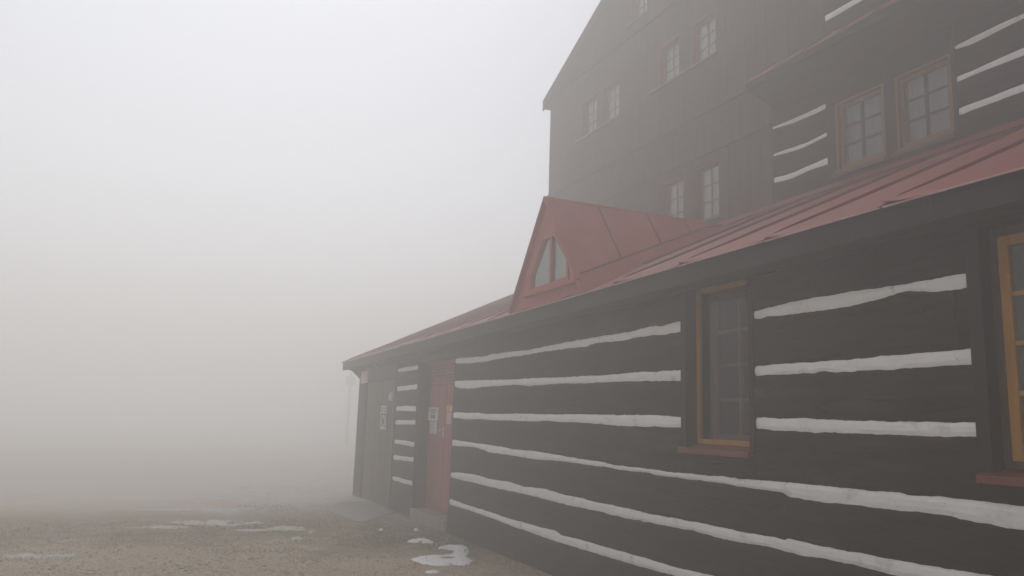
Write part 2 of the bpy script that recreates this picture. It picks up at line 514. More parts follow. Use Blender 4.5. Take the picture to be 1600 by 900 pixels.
R = {
 1: ([(1176,486.5),(1210,477),(1260,467),(1320,456.5),(1360,450.5),(1415,443),(1440,438.5),(1480,430.5),(1510,425.5)],
     [(1176,498.5),(1190,497),(1201,493),(1215,493),(1245,489.5),(1275,485.5),(1335,476.5),(1370,467),(1413,454),(1465,455.5),(1490,452.5),(1511,448.5)]),
 2: ([(1176,572.5),(1210,568.5),(1260,566.5),(1320,561.5),(1360,558.5),(1400,554),(1450,550),(1500,545.5),(1518,544)],
     [(1176,586),(1230,584),(1270,583),(1281,579.5),(1300,581.5),(1320,580),(1360,577),(1390,577),(1440,572.5),(1480,569.5),(1520,568)]),
 3: ([(1179,652),(1220,654),(1270,653.5),(1285,656),(1340,657),(1400,658),(1450,659),(1527,660.5)],
     [(1179,670),(1210,671.5),(1280,675),(1350,677),(1410,680),(1470,682),(1530,683)]),
}
L = {
 1: ([(621,576),(630,574),(656,570)], [(621,581.5),(657,576.5)]),
 2: ([(619.5,604),(656,599.5)], [(619,611),(655.5,607.5)]),
 3: ([(618,635),(635,634),(653.5,635)], [(618,641.5),(653,643)]),
 4: ([(617,656),(635,656.5),(652.5,656)], [(617,663),(652,663.5)]),
 5: ([(616.5,686.5),(635,688.5),(650,692)], [(616.5,693),(650,699)]),
 6: ([(616,711),(648,715)], [(616,718),(648,722)]),
 7: ([(613.5,744),(647,753)], [(613.5,750.5),(646.5,760)]),
}
def log_piece(x0, x1, lo, hi, Y, parent, seed, step=0.03, depth=0.14):
    """one hewn log: uneven top and bottom edges, face a little crowned"""
    nseg = max(3, int((x1-x0)/step))
    prof = [(depth, 0.0), (0.016, 0.0), (0.003, 0.07), (-0.006, 0.32), (-0.007, 0.66), (0.003, 0.93), (0.016, 1.0), (depth, 1.0)]
    V, F = [], []
    k = len(prof)
    for i in range(nseg+1):
        x = x0+(x1-x0)*i/nseg
        a, b = lo(x), hi(x)
        for j, (dy, t) in enumerate(prof):
            wob = 0.0 if j in (0, k-1) else 0.005*n1(x*1.7, seed+j*0.9)+0.0025*n1(x*6.1, seed+j*2.3)
            V.append((x, Y+dy+wob, a+(b-a)*t))
    for i in range(nseg):
        for j in range(k):
            a, b = i*k+j, i*k+(j+1) % k
            F.append((a, b, b+k, a+k))
    F.append(tuple(range(k-1, -1, -1)))
    F.append(tuple(nseg*k+j for j in range(k)))
    mb = MB(); mb.add(V, F)
    return mb.build('log', 'log', parent)

def chink_piece(x0, x1, lo, hi, Y, parent, seed, step=0.03):
    nseg = max(3, int((x1-x0)/step))
    prof = [(0.10, -0.03), (0.030, -0.03), (0.014, 0.0), (0.007, 0.30), (0.007, 0.7), (0.018, 1.0), (0.034, 1.03), (0.10, 1.03)]
    V, F = [], []
    k = len(prof)
    for i in range(nseg+1):
        x = x0+(x1-x0)*i/nseg
        a, b = lo(x), hi(x)
        for j, (dy, t) in enumerate(prof):
            wob = 0.0 if j in (0, k-1) else 0.004*n1(x*6.0, seed+j*1.9)
            zz = a+(b-a)*min(1, max(0, t)) + (-0.03 if t < 0 else 0.03 if t > 1 else 0)
            V.append((x, Y+dy+wob, zz))
    for i in range(nseg):
        for j in range(k):
            a, b = i*k+j, i*k+(j+1) % k
            F.append((a, b, b+k, a+k))
    F.append(tuple(range(k-1, -1, -1)))
    F.append(tuple(nseg*k+j for j in range(k)))
    mb = MB(); mb.add(V, F)
    return mb.build('chinking', 'chink', parent, smooth=False)

# wall core behind the logs, in rectangles round the openings (one part)
core = MB()
D0, D1 = -13.2, -11.47                            # red double door opening
W1 = (-5.665, -4.87, 1.485, 2.815)                # window opening x0 x1 z0 z1
W2 = (-2.94, -2.05, 1.45, 2.78)
TOPZ = 2.80
cy0, cy1 = WY+0.10, WY+0.22
core.box(XL+0.02, D0, cy0, cy1, -0.3, 2.66)
core.box(D0, D1, cy0, cy1, 2.60, 2.72)
core.box(D1, W1[0], cy0, cy1, -0.3, TOPZ)
core.box(W1[0], W1[1], cy0, cy1, -0.3, W1[2])
core.box(W1[1], W2[0], cy0, cy1, -0.3, TOPZ)
core.box(W2[0], W2[1], cy0, cy1, -0.3, W2[2])
core.box(W2[1], XR, cy0, cy1, -0.3, TOPZ)
core.box(XL, XL+0.16, cy1, 12.4, -0.7, 2.7)       # end wall towards the fog
core.box(XR-0.16, XR, cy1, FY, -0.3, 2.9)
wall = core.build('wall', 'deck', annex)

top_a = lambda x: 2.815 + 0.0103*min(0.0, x+3.0)
base_z = lambda x: -0.12
def E_(d, k, side, Y=WY):
    return edge_fn(d[k][side], Y, k*2.1+side*0.7+len(d))
# panel between the red door and the first window, and the full-length rows below
def rows_between(stripes, d, x0, x1, top, bottom_k, sd, Y=WY):
    """logs above / between / below the listed stripes, and the stripes themselves"""
    for i, k in enumerate(stripes):
        t, b = E_(d, k, 0, Y), E_(d, k, 1, Y)
        chink_piece(x0, x1, b, t, Y, wall, sd+k)
        up = top if i == 0 else E_(d, stripes[i-1], 1, Y)
        log_piece(x0, x1, t, up, Y, wall, sd+k*3.3)
XA0, XA1 = D1+0.005, W1[0]-0.07
XB0, XB1 = W1[1]+0.05, W2[0]-0.085
XC0 = W2[1]+0.06
rows_between([1, 2, 3], S, XA0, XA1, top_a, None, 1.0)
rows_between([1, 2, 3], R, XB0, XB1, top_a, None, 2.0)
for k in (1, 2, 3):                               # panel past the second window repeats the courses
    zt, zb = E_(R, k, 0)(XB1), E_(R, k, 1)(XB1)
    ft = lambda x, z=zt, k=k: z+0.006*n1(x*5, k); fb = lambda x, z=zb, k=k: z+0.006*n1(x*5, k+9)
    up = top_a if k == 1 else (lambda x, z=E_(R, k-1, 1)(XB1): z+0.006*n1(x*5, k+8))
    chink_piece(XC0, XR, fb, ft, WY, wall, 40+k)
    log_piece(XC0, XR, ft, up, WY, wall, 50+k)
# course under the windows
s4t, s4b = E_(S, 4, 0), E_(S, 4, 1)
s5t, s5b = E_(S, 5, 0), E_(S, 5, 1)
s6t, s6b = E_(S, 6, 0), E_(S, 6, 1)
r3b_end = E_(R, 3, 1)(XB1)
log_piece(XA0, XA1, s4t, E_(S, 3, 1), WY, wall, 61)
log_piece(XA1+0.004, XB0-0.004, s4t, lambda x: W1[2]-0.075, WY, wall, 62)
log_piece(XB0, XB1, s4t, E_(R, 3, 1), WY, wall, 63)
log_piece(XB1+0.004, XC0-0.004, s4t, lambda x: W2[2]-0.075, WY, wall, 64)
log_piece(XC0, XR, s4t, lambda x: r3b_end+0.006*n1(x*5, 12), WY, wall, 65)
chink_piece(XA0, XR, s4b, s4t, WY, wall, 66)
chink_piece(XA0, XR, s5b, s5t, WY, wall, 67)
chink_piece(XA0, XR, s6b, s6t, WY, wall, 68)
XJ = P(1226, 770, WY)[0]                          # log joint seen in the white band
log_piece(XA0, XJ, s5t, s4b, WY, wall, 69); log_piece(XJ+0.001, XR, s5t, s4b, WY, wall, 70)
log_piece(XA0, XR, s6t, s5b, WY, wall, 71)
log_piece(XA0-0.02, XR, base_z, s6b, WY-0.006, wall, 73)
# two boards patched into the log beside the second window
for (xa, xb, ya, yb) in ((1372, 1494, 468, 506), (1362, 1500, 511, 541)):
    a, b = P(xa, (ya+yb)/2, WY), P(xb, (ya+yb)/2, WY)
    zt, zb = P((xa+xb)/2, ya, WY)[2], P((xa+xb)/2, yb, WY)[2]
    MB().box(a[0], b[0], WY-0.014, WY+0.02, zb, zt).build('patch_board', 'log', wall, bevel=0.004)
# short log panel left of the red door
XD0, XD1 = -14.56, -13.27
for k in range(1, 8):
    t, b = E_(L, k, 0), E_(L, k, 1)
    chink_piece(XD0, XD1, b, t, WY, wall, 80+k)
    up = (lambda x: 2.66) if k == 1 else E_(L, k-1, 1)
    log_piece(XD0, XD1, t, up, WY, wall, 90+k)
log_piece(XD0, XD1, lambda x: -0.25, E_(L, 7, 1), WY, wall, 99)
# posts
box('post', 'trim', XD1, D0, WY-0.012, WY+0.24, -0.25, 2.68, annex)
box('post', 'trim', D1-0.001, D1+0.004, WY+0.0, WY+0.24, -0.1, 2.70, annex)
box('post', 'trim', XL, -16.86, WY-0.012, WY+0.12, -0.5, 2.66, annex)
box('post', 'trim', -14.66, XD0-0.004, WY-0.010, WY+0.12, -0.4, 2.66, annex)
box('lintel', 'trim', D0, D1, WY+0.005, WY+0.24, 2.585, 2.70, annex)
box('lintel', 'trim', -16.86, -14.66, WY-0.008, WY+0.12, 2.36, 2.66, annex)

# boarded door near the corner: planks, threshold strip
pd = box('door', 'plank', -16.85, -14.67, WY+0.055, WY+0.09, -0.35, 2.355, annex)
nx = 12
for i in range(nx):
    xa = -16.84+(2.16)*i/nx
    unit_box('plank', 'plank', xa+0.003, xa+2.16/nx-0.003, WY+0.03+random.uniform(-.003, .003), WY+0.055, -0.18, 2.35, pd)
box('threshold', 'metal', -16.8, -14.7, WY+0.005, WY+0.03, -0.205, -0.165, pd)

# red double door with louvred transom
DY = WY+0.20
zd0, zd1, zl = 0.165, 2.10, 2.20
for s, (xa, xb) in enumerate(((D0+0.02, -12.345), (-12.335, D1-0.01))):
    leaf = box('door_leaf', 'door', xa, xb, DY+0.015, DY+0.05, zd0, zl-0.01, annex)
    n_p = 8
    for i in range(n_p):
        pa = xa+(xb-xa)*i/n_p
        unit_box('plank', 'door', pa+0.004, pa+(xb-xa)/n_p-0.004, DY-0.004+random.uniform(-.003, .003), DY+0.015, zd0+0.01, zl-0.02, leaf)
    if s == 0:
        box('lock_plate', 'metal', -12.415, -12.38, DY-0.012, DY-0.004, 1.34, 1.50, leaf)
        MB().tube((-12.40, DY-0.06, 1.45), (-12.49, DY-0.06, 1.445), 0.013).tube((-12.40, DY-0.06, 1.45), (-12.40, DY-0.01, 1.45), 0.013).build('handle', 'metal', leaf, True)
tr = MB()
tr.box(D0+0.02, D1-0.01, DY, DY+0.05, zl, zl+0.04).box(D0+0.02, D1-0.01, DY, DY+0.05, 2.55, 2.585)
tr.box(-12.365, -12.315, DY-0.008, DY+0.05, zl+0.04, 2.55)
transom = tr.build('transom', 'door', annex)
box('vent_back', 'deck', D0+0.02, D1-0.01, DY+0.06, DY+0.075, zl, 2.585, transom)
for xa, xb in ((D0+0.02, -12.365), (-12.315, D1-0.01)):
    for i in range(6):
        z = zl+0.05+i*0.052
        MB().hexa([(xa, DY-0.01, z), (xb, DY-0.01, z), (xb, DY+0.05, z+0.03), (xa, DY+0.05, z+0.03),
                   (xa, DY-0.002, z+0.036), (xb, DY-0.002, z+0.036), (xb, DY+0.05, z+0.046), (xa, DY+0.05, z+0.046)]).build('louvre_slat', 'door', transom)
box('door_frame', 'door', D1-0.01, D1-0.002, DY-0.06, DY+0.05, zd0, 2.585, annex)

# ------------------------------------------------------------------ windows
def ring(mb, x0, x1, z0, z1, w, y0, y1, wb=None):
    wb = wb or w
    mb.box(x0, x0+w, y0, y1, z0, z1); mb.box(x1-w, x1, y0, y1, z0, z1)
    mb.box(x0+w, x1-w, y0, y1, z1-w, z1); mb.box(x0+w, x1-w, y0, y1, z0, z0+wb)
    return mb

def window(parent, x0, x1, z0, z1, Y, cols, rows, frame, munt, glass, back, fw=0.055, mw=0.022, depth=0.04, backd=0.16,
           interior=0.45, wb=None):
    """sash frame (part) with muntins, one pane for each light, and a curtain or a dim room behind"""
    fr = ring(MB(), x0, x1, z0, z1, fw, Y, Y+depth, wb).build('window', frame, parent, bevel=0.004)
    ix0, ix1, iz0, iz1 = x0+fw, x1-fw, z0+(wb or fw), z1-fw
    cx = [ix0+(ix1-ix0)*i/cols for i in range(cols+1)]
    cz = [iz0+(iz1-iz0)*j/rows for j in range(rows+1)]
    for i in range(1, cols):
        box('muntin', munt, cx[i]-mw/2-0.004, cx[i]+mw/2+0.004, Y+0.004, Y+depth-0.004, iz0, iz1, fr)
    for j in range(1, rows):
        for i in range(cols):
            a = cx[i]+(mw/2+0.004 if i else 0); b = cx[i+1]-(mw/2+0.004 if i < cols-1 else 0)
            unit_box('muntin', munt, a, b, Y+0.007, Y+depth-0.007, cz[j]-mw/2, cz[j]+mw/2, fr)
    for i in range(cols):
        for j in range(rows):
            a = cx[i]+(mw/2+0.004 if i else 0); b = cx[i+1]-(mw/2+0.004 if i < cols-1 else 0)
            c = cz[j]+(mw/2 if j else 0); d = cz[j+1]-(mw/2 if j < rows-1 else 0)
            yy = Y+depth*0.5
            ti = random.uniform(-0.0015, 0.0015)
            MB().add([(a, yy-ti, c), (b, yy+ti, c), (b, yy+ti, d), (a, yy-ti, d)], [(0, 1, 2, 3)]).build('pane', glass, fr)
    if back in ('curtain', 'net'):
        nseg = 24
        V, F = [], []
        for q in range(nseg+1):
            x = x0+(x1-x0)*q/nseg
            y = Y+backd+0.010*math.sin(q*1.9)+0.006*math.sin(q*0.8)
            V += [(x, y, z0), (x, y, z1)]
        for q in range(nseg):
            F.append((2*q, 2*q+2, 2*q+3, 2*q+1))
        MB().add(V, F).build('curtain', back, fr, True)
    elif back == 'room':
        m = MB()
        y0, y1 = Y+depth, Y+interior
        m.add([(x0, y0, z0), (x1, y0, z0), (x1, y0, z1), (x0, y0, z1), (x0, y1, z0), (x1, y1, z0), (x1, y1, z1), (x0, y1, z1)],
              [(4, 5, 6, 7), (0, 1, 5, 4), (3, 7, 6, 2), (0, 4, 7, 3), (1, 2, 6, 5)])
        m.build('room', 'interior', fr)
    return fr

# first window of the log wall: plain outer sash, paned inner sash
x0, x1, z0, z1 = W1
box('window_surround', 'trim', x0-0.07, x0, WY-0.014, WY+0.235, z0-0.05, z1+0.06, annex)
box('window_surround', 'trim', x1, x1+0.05, WY-0.014, WY+0.235, z0-0.05, z1+0.06, annex)
box('window_surround', 'trim', x0, x1, WY-0.008, WY+0.235, z1, z1+0.06, annex)
wa = window(annex, x0, x1, z0, z1, WY+0.10, 1, 1, 'orange', 'orange', 'glass_clear', None, fw=0.042, depth=0.035)
wb_ = window(annex, x0+0.0, x1, z0, z1, WY+0.235, 2, 4, 'jamb', 'jamb', 'glass_clear', 'room', fw=0.085, mw=0.026)
def sill(x0, x1, z, y0, y1, parent, mat='sill', th=0.045):
    return MB().hexa([(x0, y0, z-0.03-th), (x1, y0, z-0.03-th), (x1, y1, z-th), (x0, y1, z-th),
                      (x0, y0, z-0.03), (x1, y0, z-0.03), (x1, y1, z), (x0, y1, z)]).build('sill', mat, parent)
sill(x0-0.065, x1+0.03, z0-0.004, WY-0.055, WY+0.10, wa)
# second window: sash with glazing bars
x0, x1, z0, z1 = W2
box('window_surround', 'trim', x0-0.085, x0, WY-0.014, WY+0.235, z0-0.06, z1+0.06, annex)
box('window_surround', 'trim', x1, x1+0.06, WY-0.014, WY+0.235, z0-0.06, z1+0.06, annex)
box('window_surround', 'trim', x0, x1, WY-0.008, WY+0.235, z1, z1+0.06, annex)
wf = ring(MB(), x0, x1, z0, z1, 0.045, WY+0.075, WY+0.13).build('window_frame', 'brown', annex, bevel=0.004)
wc = window(annex, x0+0.045, x1-0.045, z0+0.045, z1-0.045, WY+0.082, 2, 4, 'orange', 'orange', 'glass_grey', 'room', fw=0.06, mw=0.026, wb=0.09)
sill(x0-0.07, x1+0.05, z0-0.004, WY-0.06, WY+0.075, wf)

# ------------------------------------------------------------------ lean-to roof
roof = MB()
XV = -18.0                                        # far verge
XT = -14.78                                       # corner of the tall house
RIDGE_Y = 8.4
def deck_piece(xa, xb, y0, y1, th=0.07, dz=-0.012):
    return [(xa, y0, rz(xa, y0)-th+dz), (xb, y0, rz(xb, y0)-th+dz), (xb, y1, rz(xb, y1)-th+dz), (xa, y1, rz(xa, y1)-th+dz),
            (xa, y0, rz(xa, y0)+dz), (xb, y0, rz(xb, y0)+dz), (xb, y1, rz(xb, y1)+dz), (xa, y1, rz(xa, y1)+dz)]
roof.hexa(deck_piece(XV+0.03, XT-0.02, EY+0.03, RIDGE_Y))
roof.hexa(deck_piece(XT-0.02, -3.0, EY+0.03, FY-0.06))
roof.hexa(deck_piece(-3.0, XR+0.3, EY+0.03, FY-0.06))
rid = rz(-16.5, RIDGE_Y)
roof.hexa([(XV, RIDGE_Y, rid-0.09), (XT-0.02, RIDGE_Y, rid-0.09), (XT-0.02, 12.8, 2.72), (XV, 12.8, 2.72),
           (XV, RIDGE_Y, rid-0.01), (XT-0.02, RIDGE_Y, rid-0.01), (XT-0.02, 12.8, 2.80), (XV, 12.8, 2.80)])
roof_o = roof.build('roof', 'deck', annex)
# gable infill of the far end
MB().prism([(XL+0.02, WY+0.1, 2.6), (XL+0.02, 12.4, 2.6), (XL+0.02, 12.4, 2.85), (XL+0.02, RIDGE_Y, rid-0.12), (XL+0.02, WY+0.1, rz(XL, WY)-0.1)],
           (0.12, 0, 0)).build('gable_infill', 'trim', annex)
# fascia, soffit, barge board
def fascia_piece(xa, xb):
    b = lambda x: ez(x)-0.165
    t = lambda x: ez(x)-0.022
    MB().hexa([(xa, EY+0.012, b(xa)), (xb, EY+0.012, b(xb)), (xb, EY+0.045, b(xb)), (xa, EY+0.045, b(xa)),
               (xa, EY+0.012, t(xa)), (xb, EY+0.012, t(xb)), (xb, EY+0.045, t(xb)), (xa, EY+0.045, t(xa))]).build('fascia_board', 'trim', roof_o)
fx = [XV+0.01, -13.9, -9.6, -5.35, -3.0, 0.0, XR+0.3]
for a, b in zip(fx[:-1], fx[1:]):
    fascia_piece(a+0.002, b-0.002)
for (ya, yb) in ((EY+0.048, EY+0.145), (EY+0.148, EY+0.245), (EY+0.248, WY-0.012)):
    for a, b in ((XV+0.02, -10.5), (-10.496, -3.0), (-2.996, XR+0.3)):
        z = lambda x: ez(x)-0.150
        MB().hexa([(a, ya, z(a)), (b, ya, z(b)), (b, yb, z(b)), (a, yb, z(a)),
                   (a, ya, z(a)+0.02), (b, ya, z(b)+0.02), (b, yb, z(b)+0.02), (a, yb, z(a)+0.02)]).build('soffit_board', 'deck', roof_o)
MB().hexa([(XV-0.012, EY+0.02, rz(XV, EY)-0.17), (XV+0.02, EY+0.02, rz(XV, EY)-0.17), (XV+0.02, RIDGE_Y, rid-0.17), (XV-0.012, RIDGE_Y, rid-0.17),
           (XV-0.012, EY+0.02, rz(XV, EY)-0.015), (XV+0.02, EY+0.02, rz(XV, EY)-0.015), (XV+0.02, RIDGE_Y, rid-0.015), (XV-0.012, RIDGE_Y, rid-0.015)]).build('barge_board', 'trim', roof_o)
# curved log-end bracket under the eave at the corner
br = [(XL-0.03, WY+0.10, 2.42), (XL-0.03, WY-0.02, 2.46), (XL-0.03, WY-0.10, 2.53), (XL-0.03, WY-0.18, 2.61), (XL-0.03, WY-0.27, 2.655), (XL-0.03, WY-0.27, 2.69), (XL-0.03, WY+0.10, 2.69)]
MB().prism(br, (0.16, 0, 0)).build('eave_bracket', 'trim', annex)

# metal sheets, each a part, with folded seams
def roof_sheet(xa, xb, y0, y1, zf, parent, curl=0.02, seed=0, seams=1, th=0.006, mat='sheet'):
    nu, nv = 8, 8
    V, F = [], []
    for lay in (0, 1):
        for j in range(nv+1):
            t = (j/nv)**1.6
            for i in range(nu+1):
                u = i/nu
                x = xa+(xb-xa)*u
                y = y0+(y1-y0)*t
                z = zf(x, y)+0.006
                z += 0.007*mn.noise(Vector((x*1.7, y*1.3, seed)))
                z += math.exp(-t*7.0)*(curl*(math.exp(-u*9.0)) - 0.012*math.sin(math.pi*min(1, u*1.05))*1.0)
                if j == 0:
                    y -= 0.006*math.sin(u*5+seed)
                V.append((x, y, z-(th if lay == 0 else 0)))
    n_ = (nu+1)*(nv+1)
    w = nu+1
    for j in range(nv):
        for i in range(nu):
            a = j*w+i
            F.append((a+w, a+w+1, a+1, a))
            F.append((n_+a, n_+a+1, n_+a+w+1, n_+a+w))
    for i in range(nu):
        F.append((i, i+1, n_+i+1, n_+i)); b = nv*w+i; F.append((b+1, b, n_+b, n_+b+1))
    for j in range(nv):
        a = j*w; F.append((a+w, a, n_+a, n_+a+w)); b = j*w+nu; F.append((b, b+w, n_+b+w, n_+b))
    sh = MB().add(V, F).build('roof_sheet', mat, parent, True)
    for k in range(seams):
        xs = xa+(xb-xa)*(k/seams)+0.012
        hh = 0.030 if k == 0 else 0.013
        p = []
        m = MB()
        ny = 7
        for q in range(ny+1):
            t = (q/ny)**1.6
            y = y0+(y1-y0)*t+0.004
            z = zf(xs, y)+0.004+0.007*mn.noise(Vector((xs*1.7, y*1.3, seed)))
            h2 = hh*(0.45 if q == 0 else 1)
            wv = 0.006*n1(y*2, seed)
            p += [(xs-0.011+wv, y, z), (xs+0.011+wv, y, z), (xs+0.007+wv, y, z+h2), (xs-0.007+wv, y, z+h2)]
        f = []
        for q in range(ny):
            for e in range(4):
                a, b = q*4+e, q*4+(e+1) % 4
                f.append((a, b, b+4, a+4))
        f.append((3, 2, 1, 0)); f.append(tuple(ny*4+e for e in range(4)))
        m.add(p, f).build('seam', 'seam', parent)
    return sh
xk = -3.32-1.02*14
k = 0
edges = [XV]
while xk < XR+0.3:
    if xk > XV+0.2: edges.append(xk)
    xk += 1.02
edges.append(XR+0.3)
for i, (a, b) in enumerate(zip(edges[:-1], edges[1:])):
    yt = RIDGE_Y if b < XT else FY-0.055
    roof_sheet(a, b+0.02, EY-0.012, yt, rz, roof_o, seed=i*1.7, seams=1, curl=random.uniform(0.012, 0.032))
    MB().hexa([(a+.01, EY-0.024, ez(a)-0.016), (b-.01, EY-0.024, ez(b)-0.016), (b-.01, EY-0.012, ez(b)-0.016), (a+.01, EY-0.012, ez(a)-0.016),
               (a+.01, EY-0.024, ez(a)-0.006), (b-.01, EY-0.024, ez(b)-0.006), (b-.01, EY-0.012, ez(b)-0.004), (a+.01, EY-0.012, ez(a)-0.004)]).build('drip_edge', 'sheet_edge', roof_o)
# flashing where the roof meets the tall house
MB().hexa([(XT, FY-0.10, rz(XT, FY-0.10)+0.022), (-3, FY-0.10, rz(-3, FY-0.10)+0.022), (-3, FY-0.03, rz(-3, FY)+0.012), (XT, FY-0.03, rz(XT, FY)+0.012),
           (XT, FY-0.04, rz(XT, FY)+0.055), (-3, FY-0.04, rz(-3, FY)+0.055), (-3, FY-0.03, rz(-3, FY)+0.055), (XT, FY-0.03, rz(XT, FY)+0.055)]).build('flashing', 'sheet', roof_o)
MB().hexa([(-3, FY-0.10, rz(-3, FY-0.10)+0.022), (XR, FY-0.10, rz(-3, FY-0.10)+0.022), (XR, FY-0.03, rz(-3, FY)+0.012), (-3, FY-0.03, rz(-3, FY)+0.012),
           (-3, FY-0.04, rz(-3, FY)+0.055), (XR, FY-0.04, rz(-3, FY)+0.055), (XR, FY-0.03, rz(-3, FY)+0.055), (-3, FY-0.03, rz(-3, FY)+0.055)]).build('flashing', 'sheet', roof_o)

# ------------------------------------------------------------------ triangular dormer
DFY = 3.97
ap = P(857, 312, DFY); bl = P(803, 479, DFY)
half = ap[0]-bl[0]
XA_, ZA_ = ap[0], ap[2]
XLd, XRd = XA_-half, XA_+half
ZB_ = rz(XA_, DFY)-0.01
RE = EY+(ZA_-ez(XA_))/T25                        # ridge meets the main roof here
wpx = [(829, 457), (889, 436), (889, 402), (868, 364), (851, 371), (830, 430)]
wo_ = [P(x, y, DFY) for x, y in wpx]
outer = [Vector((XLd, 0, ZB_)), Vector((XRd, 0, ZB_)), Vector((XA_, 0, ZA_))]
hole = [Vector((p[0], 0, p[2])) for p in wo_]
tri = tessellate_polygon([[Vector((v.x, v.z, 0)) for v in outer], [Vector((v.x, v.z, 0)) for v in hole]])
allv = outer+hole
mb = MB()
fv = [(v.x, DFY, v.z) for v in allv]+[(v.x, DFY+0.03, v.z) for v in allv]
ff = []
for t in tri:
    ff.append(tuple(t)); ff.append(tuple(9+i for i in reversed(t)))
for i in range(6):
    a, b = 3+i, 3+(i+1) % 6
    ff.append((a, b, b+9, a+9))
mb.add(fv, ff)
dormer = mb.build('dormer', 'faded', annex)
dc = np.mean(np.array([[p[0], p[2]] for p in wo_]), 0)
def shrink(pts, d):
    """inset a convex outline by d"""
    pts = [np.array([p[0], p[2]]) for p in pts]
    n_ = len(pts); out = []
    def line(i):
        a, b = pts[i], pts[(i+1) % n_]
        e = (b-a)/np.linalg.norm(b-a); nn = np.array([-e[1], e[0]])
        if (dc-a)@nn < 0: nn = -nn
        return a+nn*d, e
    for i in range(n_):
        p, e = line(i-1); q, g = line(i)
        t = np.linalg.solve(np.array([e, -g]).T, q-p)
        out.append(p+e*t[0])
    return out
o1 = shrink(wo_, -0.012); i1 = shrink(wo_, 0.030)
V = [(p[0], y, p[1]) for y in (DFY-0.022, DFY+0.04) for lst in (o1, i1) for p in lst]
F = []
for i in range(6):
    j = (i+1) % 6
    F += [(i, j, 6+j, 6+i), (12+j, 12+i, 18+i, 18+j), (i, 12+i, 12+j, j), (6+i, 6+j, 18+j, 18+i)]
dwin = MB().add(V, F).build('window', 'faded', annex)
mx_ = P(862, 400, DFY)[0]
zt_ = max(p[1] for p in i1); zb_ = min(p[1] for p in i1)
box('mullion', 'faded', mx_-0.020, mx_+0.020, DFY-0.018, DFY+0.03, zb_, zt_, dwin)
def clip(poly, side):
    out = []
    lim = mx_+side*0.020
    for i in range(len(poly)):
        a, b = poly[i], poly[(i+1) % len(poly)]
        ina, inb = side*(a[0]-lim) >= 0, side*(b[0]-lim) >= 0
        if ina: out.append(a)
        if ina != inb:
            t = (lim-a[0])/(b[0]-a[0]); out.append(a+(b-a)*t)
    return out
for s in (-1, 1):
    pl = clip(i1, s)
    MB().add([(p[0], DFY+0.012, p[1]) for p in pl], [tuple(range(len(pl)))]).build('pane', 'glass_grey', dwin)
MB().add([(p[0]+0.0, DFY+0.045, p[1]) for p in o1], [tuple(range(6))]).build('curtain', 'curtain', dwin)
MB().box(P(824, 460, DFY)[0], P(907, 438, DFY)[0], DFY-0.075, DFY+0.01, min(p[1] for p in o1)-0.045, min(p[1] for p in o1)-0.004).build('sill', 'faded', dwin)
sl = (ZA_-ZB_)/half
def dz_(x): return ZA_-sl*abs(x-XA_)
def valley_y(x): return EY+(dz_(x)-ez(XA_))/T25
def slope_pt(s, y, t, lift):
    """t = 0 at the ridge, 1 at the valley or the front foot"""
    xv = half if y <= DFY else half*(RE-y)/(RE-DFY)
    x = XA_+s*xv*t
    n_ = np.array([s*sl, 0, 1.0])/math.hypot(sl, 1)
    return np.array([x, y, dz_(x)])+n_*lift
ysplit = [DFY-0.05, 4.62, 5.30, 5.86, RE]
for s in (-1, 1):
    for k in range(4):
        ya, yb = ysplit[k]+(0.0 if k == 0 else 0.003), ysplit[k+1]-0.003
        V, F = [], []
        nn = 5
        for lay in (0.004, 0.016):
            for y in (ya, yb):
                for i in range(nn+1):
                    t = i/nn*(1.0 if y < RE-0.01 else 1.0)
                    V.append(slope_pt(s, y, t*1.02, lay+0.004*mn.noise(Vector((y*2, i*1.3, s)))))
        w = nn+1
        for i in range(nn):
            F += [(i, i+1, w+i+1, w+i), (2*w+i+1, 2*w+i, 3*w+i, 3*w+i+1), (i, 2*w+i, 2*w+i+1, i+1), (w+i+1, 3*w+i+1, 3*w+i, w+i)]
        F += [(0, w, 3*w, 2*w), (nn, 2*w+nn, 3*w+nn, w+nn)]
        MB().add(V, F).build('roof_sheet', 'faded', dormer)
        if k:
            a, b = slope_pt(s, ysplit[k], 0.02, 0.014), slope_pt(s, ysplit[k], 0.80, 0.014)
            MB().tube(a, b, 0.014, 6).build('seam', 'seam', dormer)
    # valley flashing lies over the foot of the sheets, with a turned-up edge
    V = []
    ys = np.linspace(DFY+0.02, RE-0.12, 9)
    for y in ys:
        w_ = 0.26*(1-0.55*(y-DFY)/(RE-DFY))
        xv = half*(RE-y)/(RE-DFY)
        t0 = max(0.05, 1-w_/max(0.05, xv*math.hypot(1, sl)))
        V += [slope_pt(s, y, t0, 0.034), slope_pt(s, y, t0, 0.012), slope_pt(s, y, 1.04, 0.022)]
    F = []
    for q in range(len(ys)-1):
        a = q*3
        F += [(a, a+2, a+5, a+3), (a, a+3, a+4, a+1)]
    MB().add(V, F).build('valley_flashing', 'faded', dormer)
    m = MB()
    for q in range(len(ys)-1):
        m.tube(V[q*3], V[q*3+3], 0.012, 6)
    m.build('flashing_edge', 'seam', dormer)
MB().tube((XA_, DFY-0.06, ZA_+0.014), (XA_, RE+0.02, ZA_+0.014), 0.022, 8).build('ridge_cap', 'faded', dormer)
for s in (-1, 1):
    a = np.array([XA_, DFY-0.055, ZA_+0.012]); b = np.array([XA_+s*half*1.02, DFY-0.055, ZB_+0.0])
    MB().tube(a, b, 0.014, 6).build('verge_trim', 'faded', dormer)

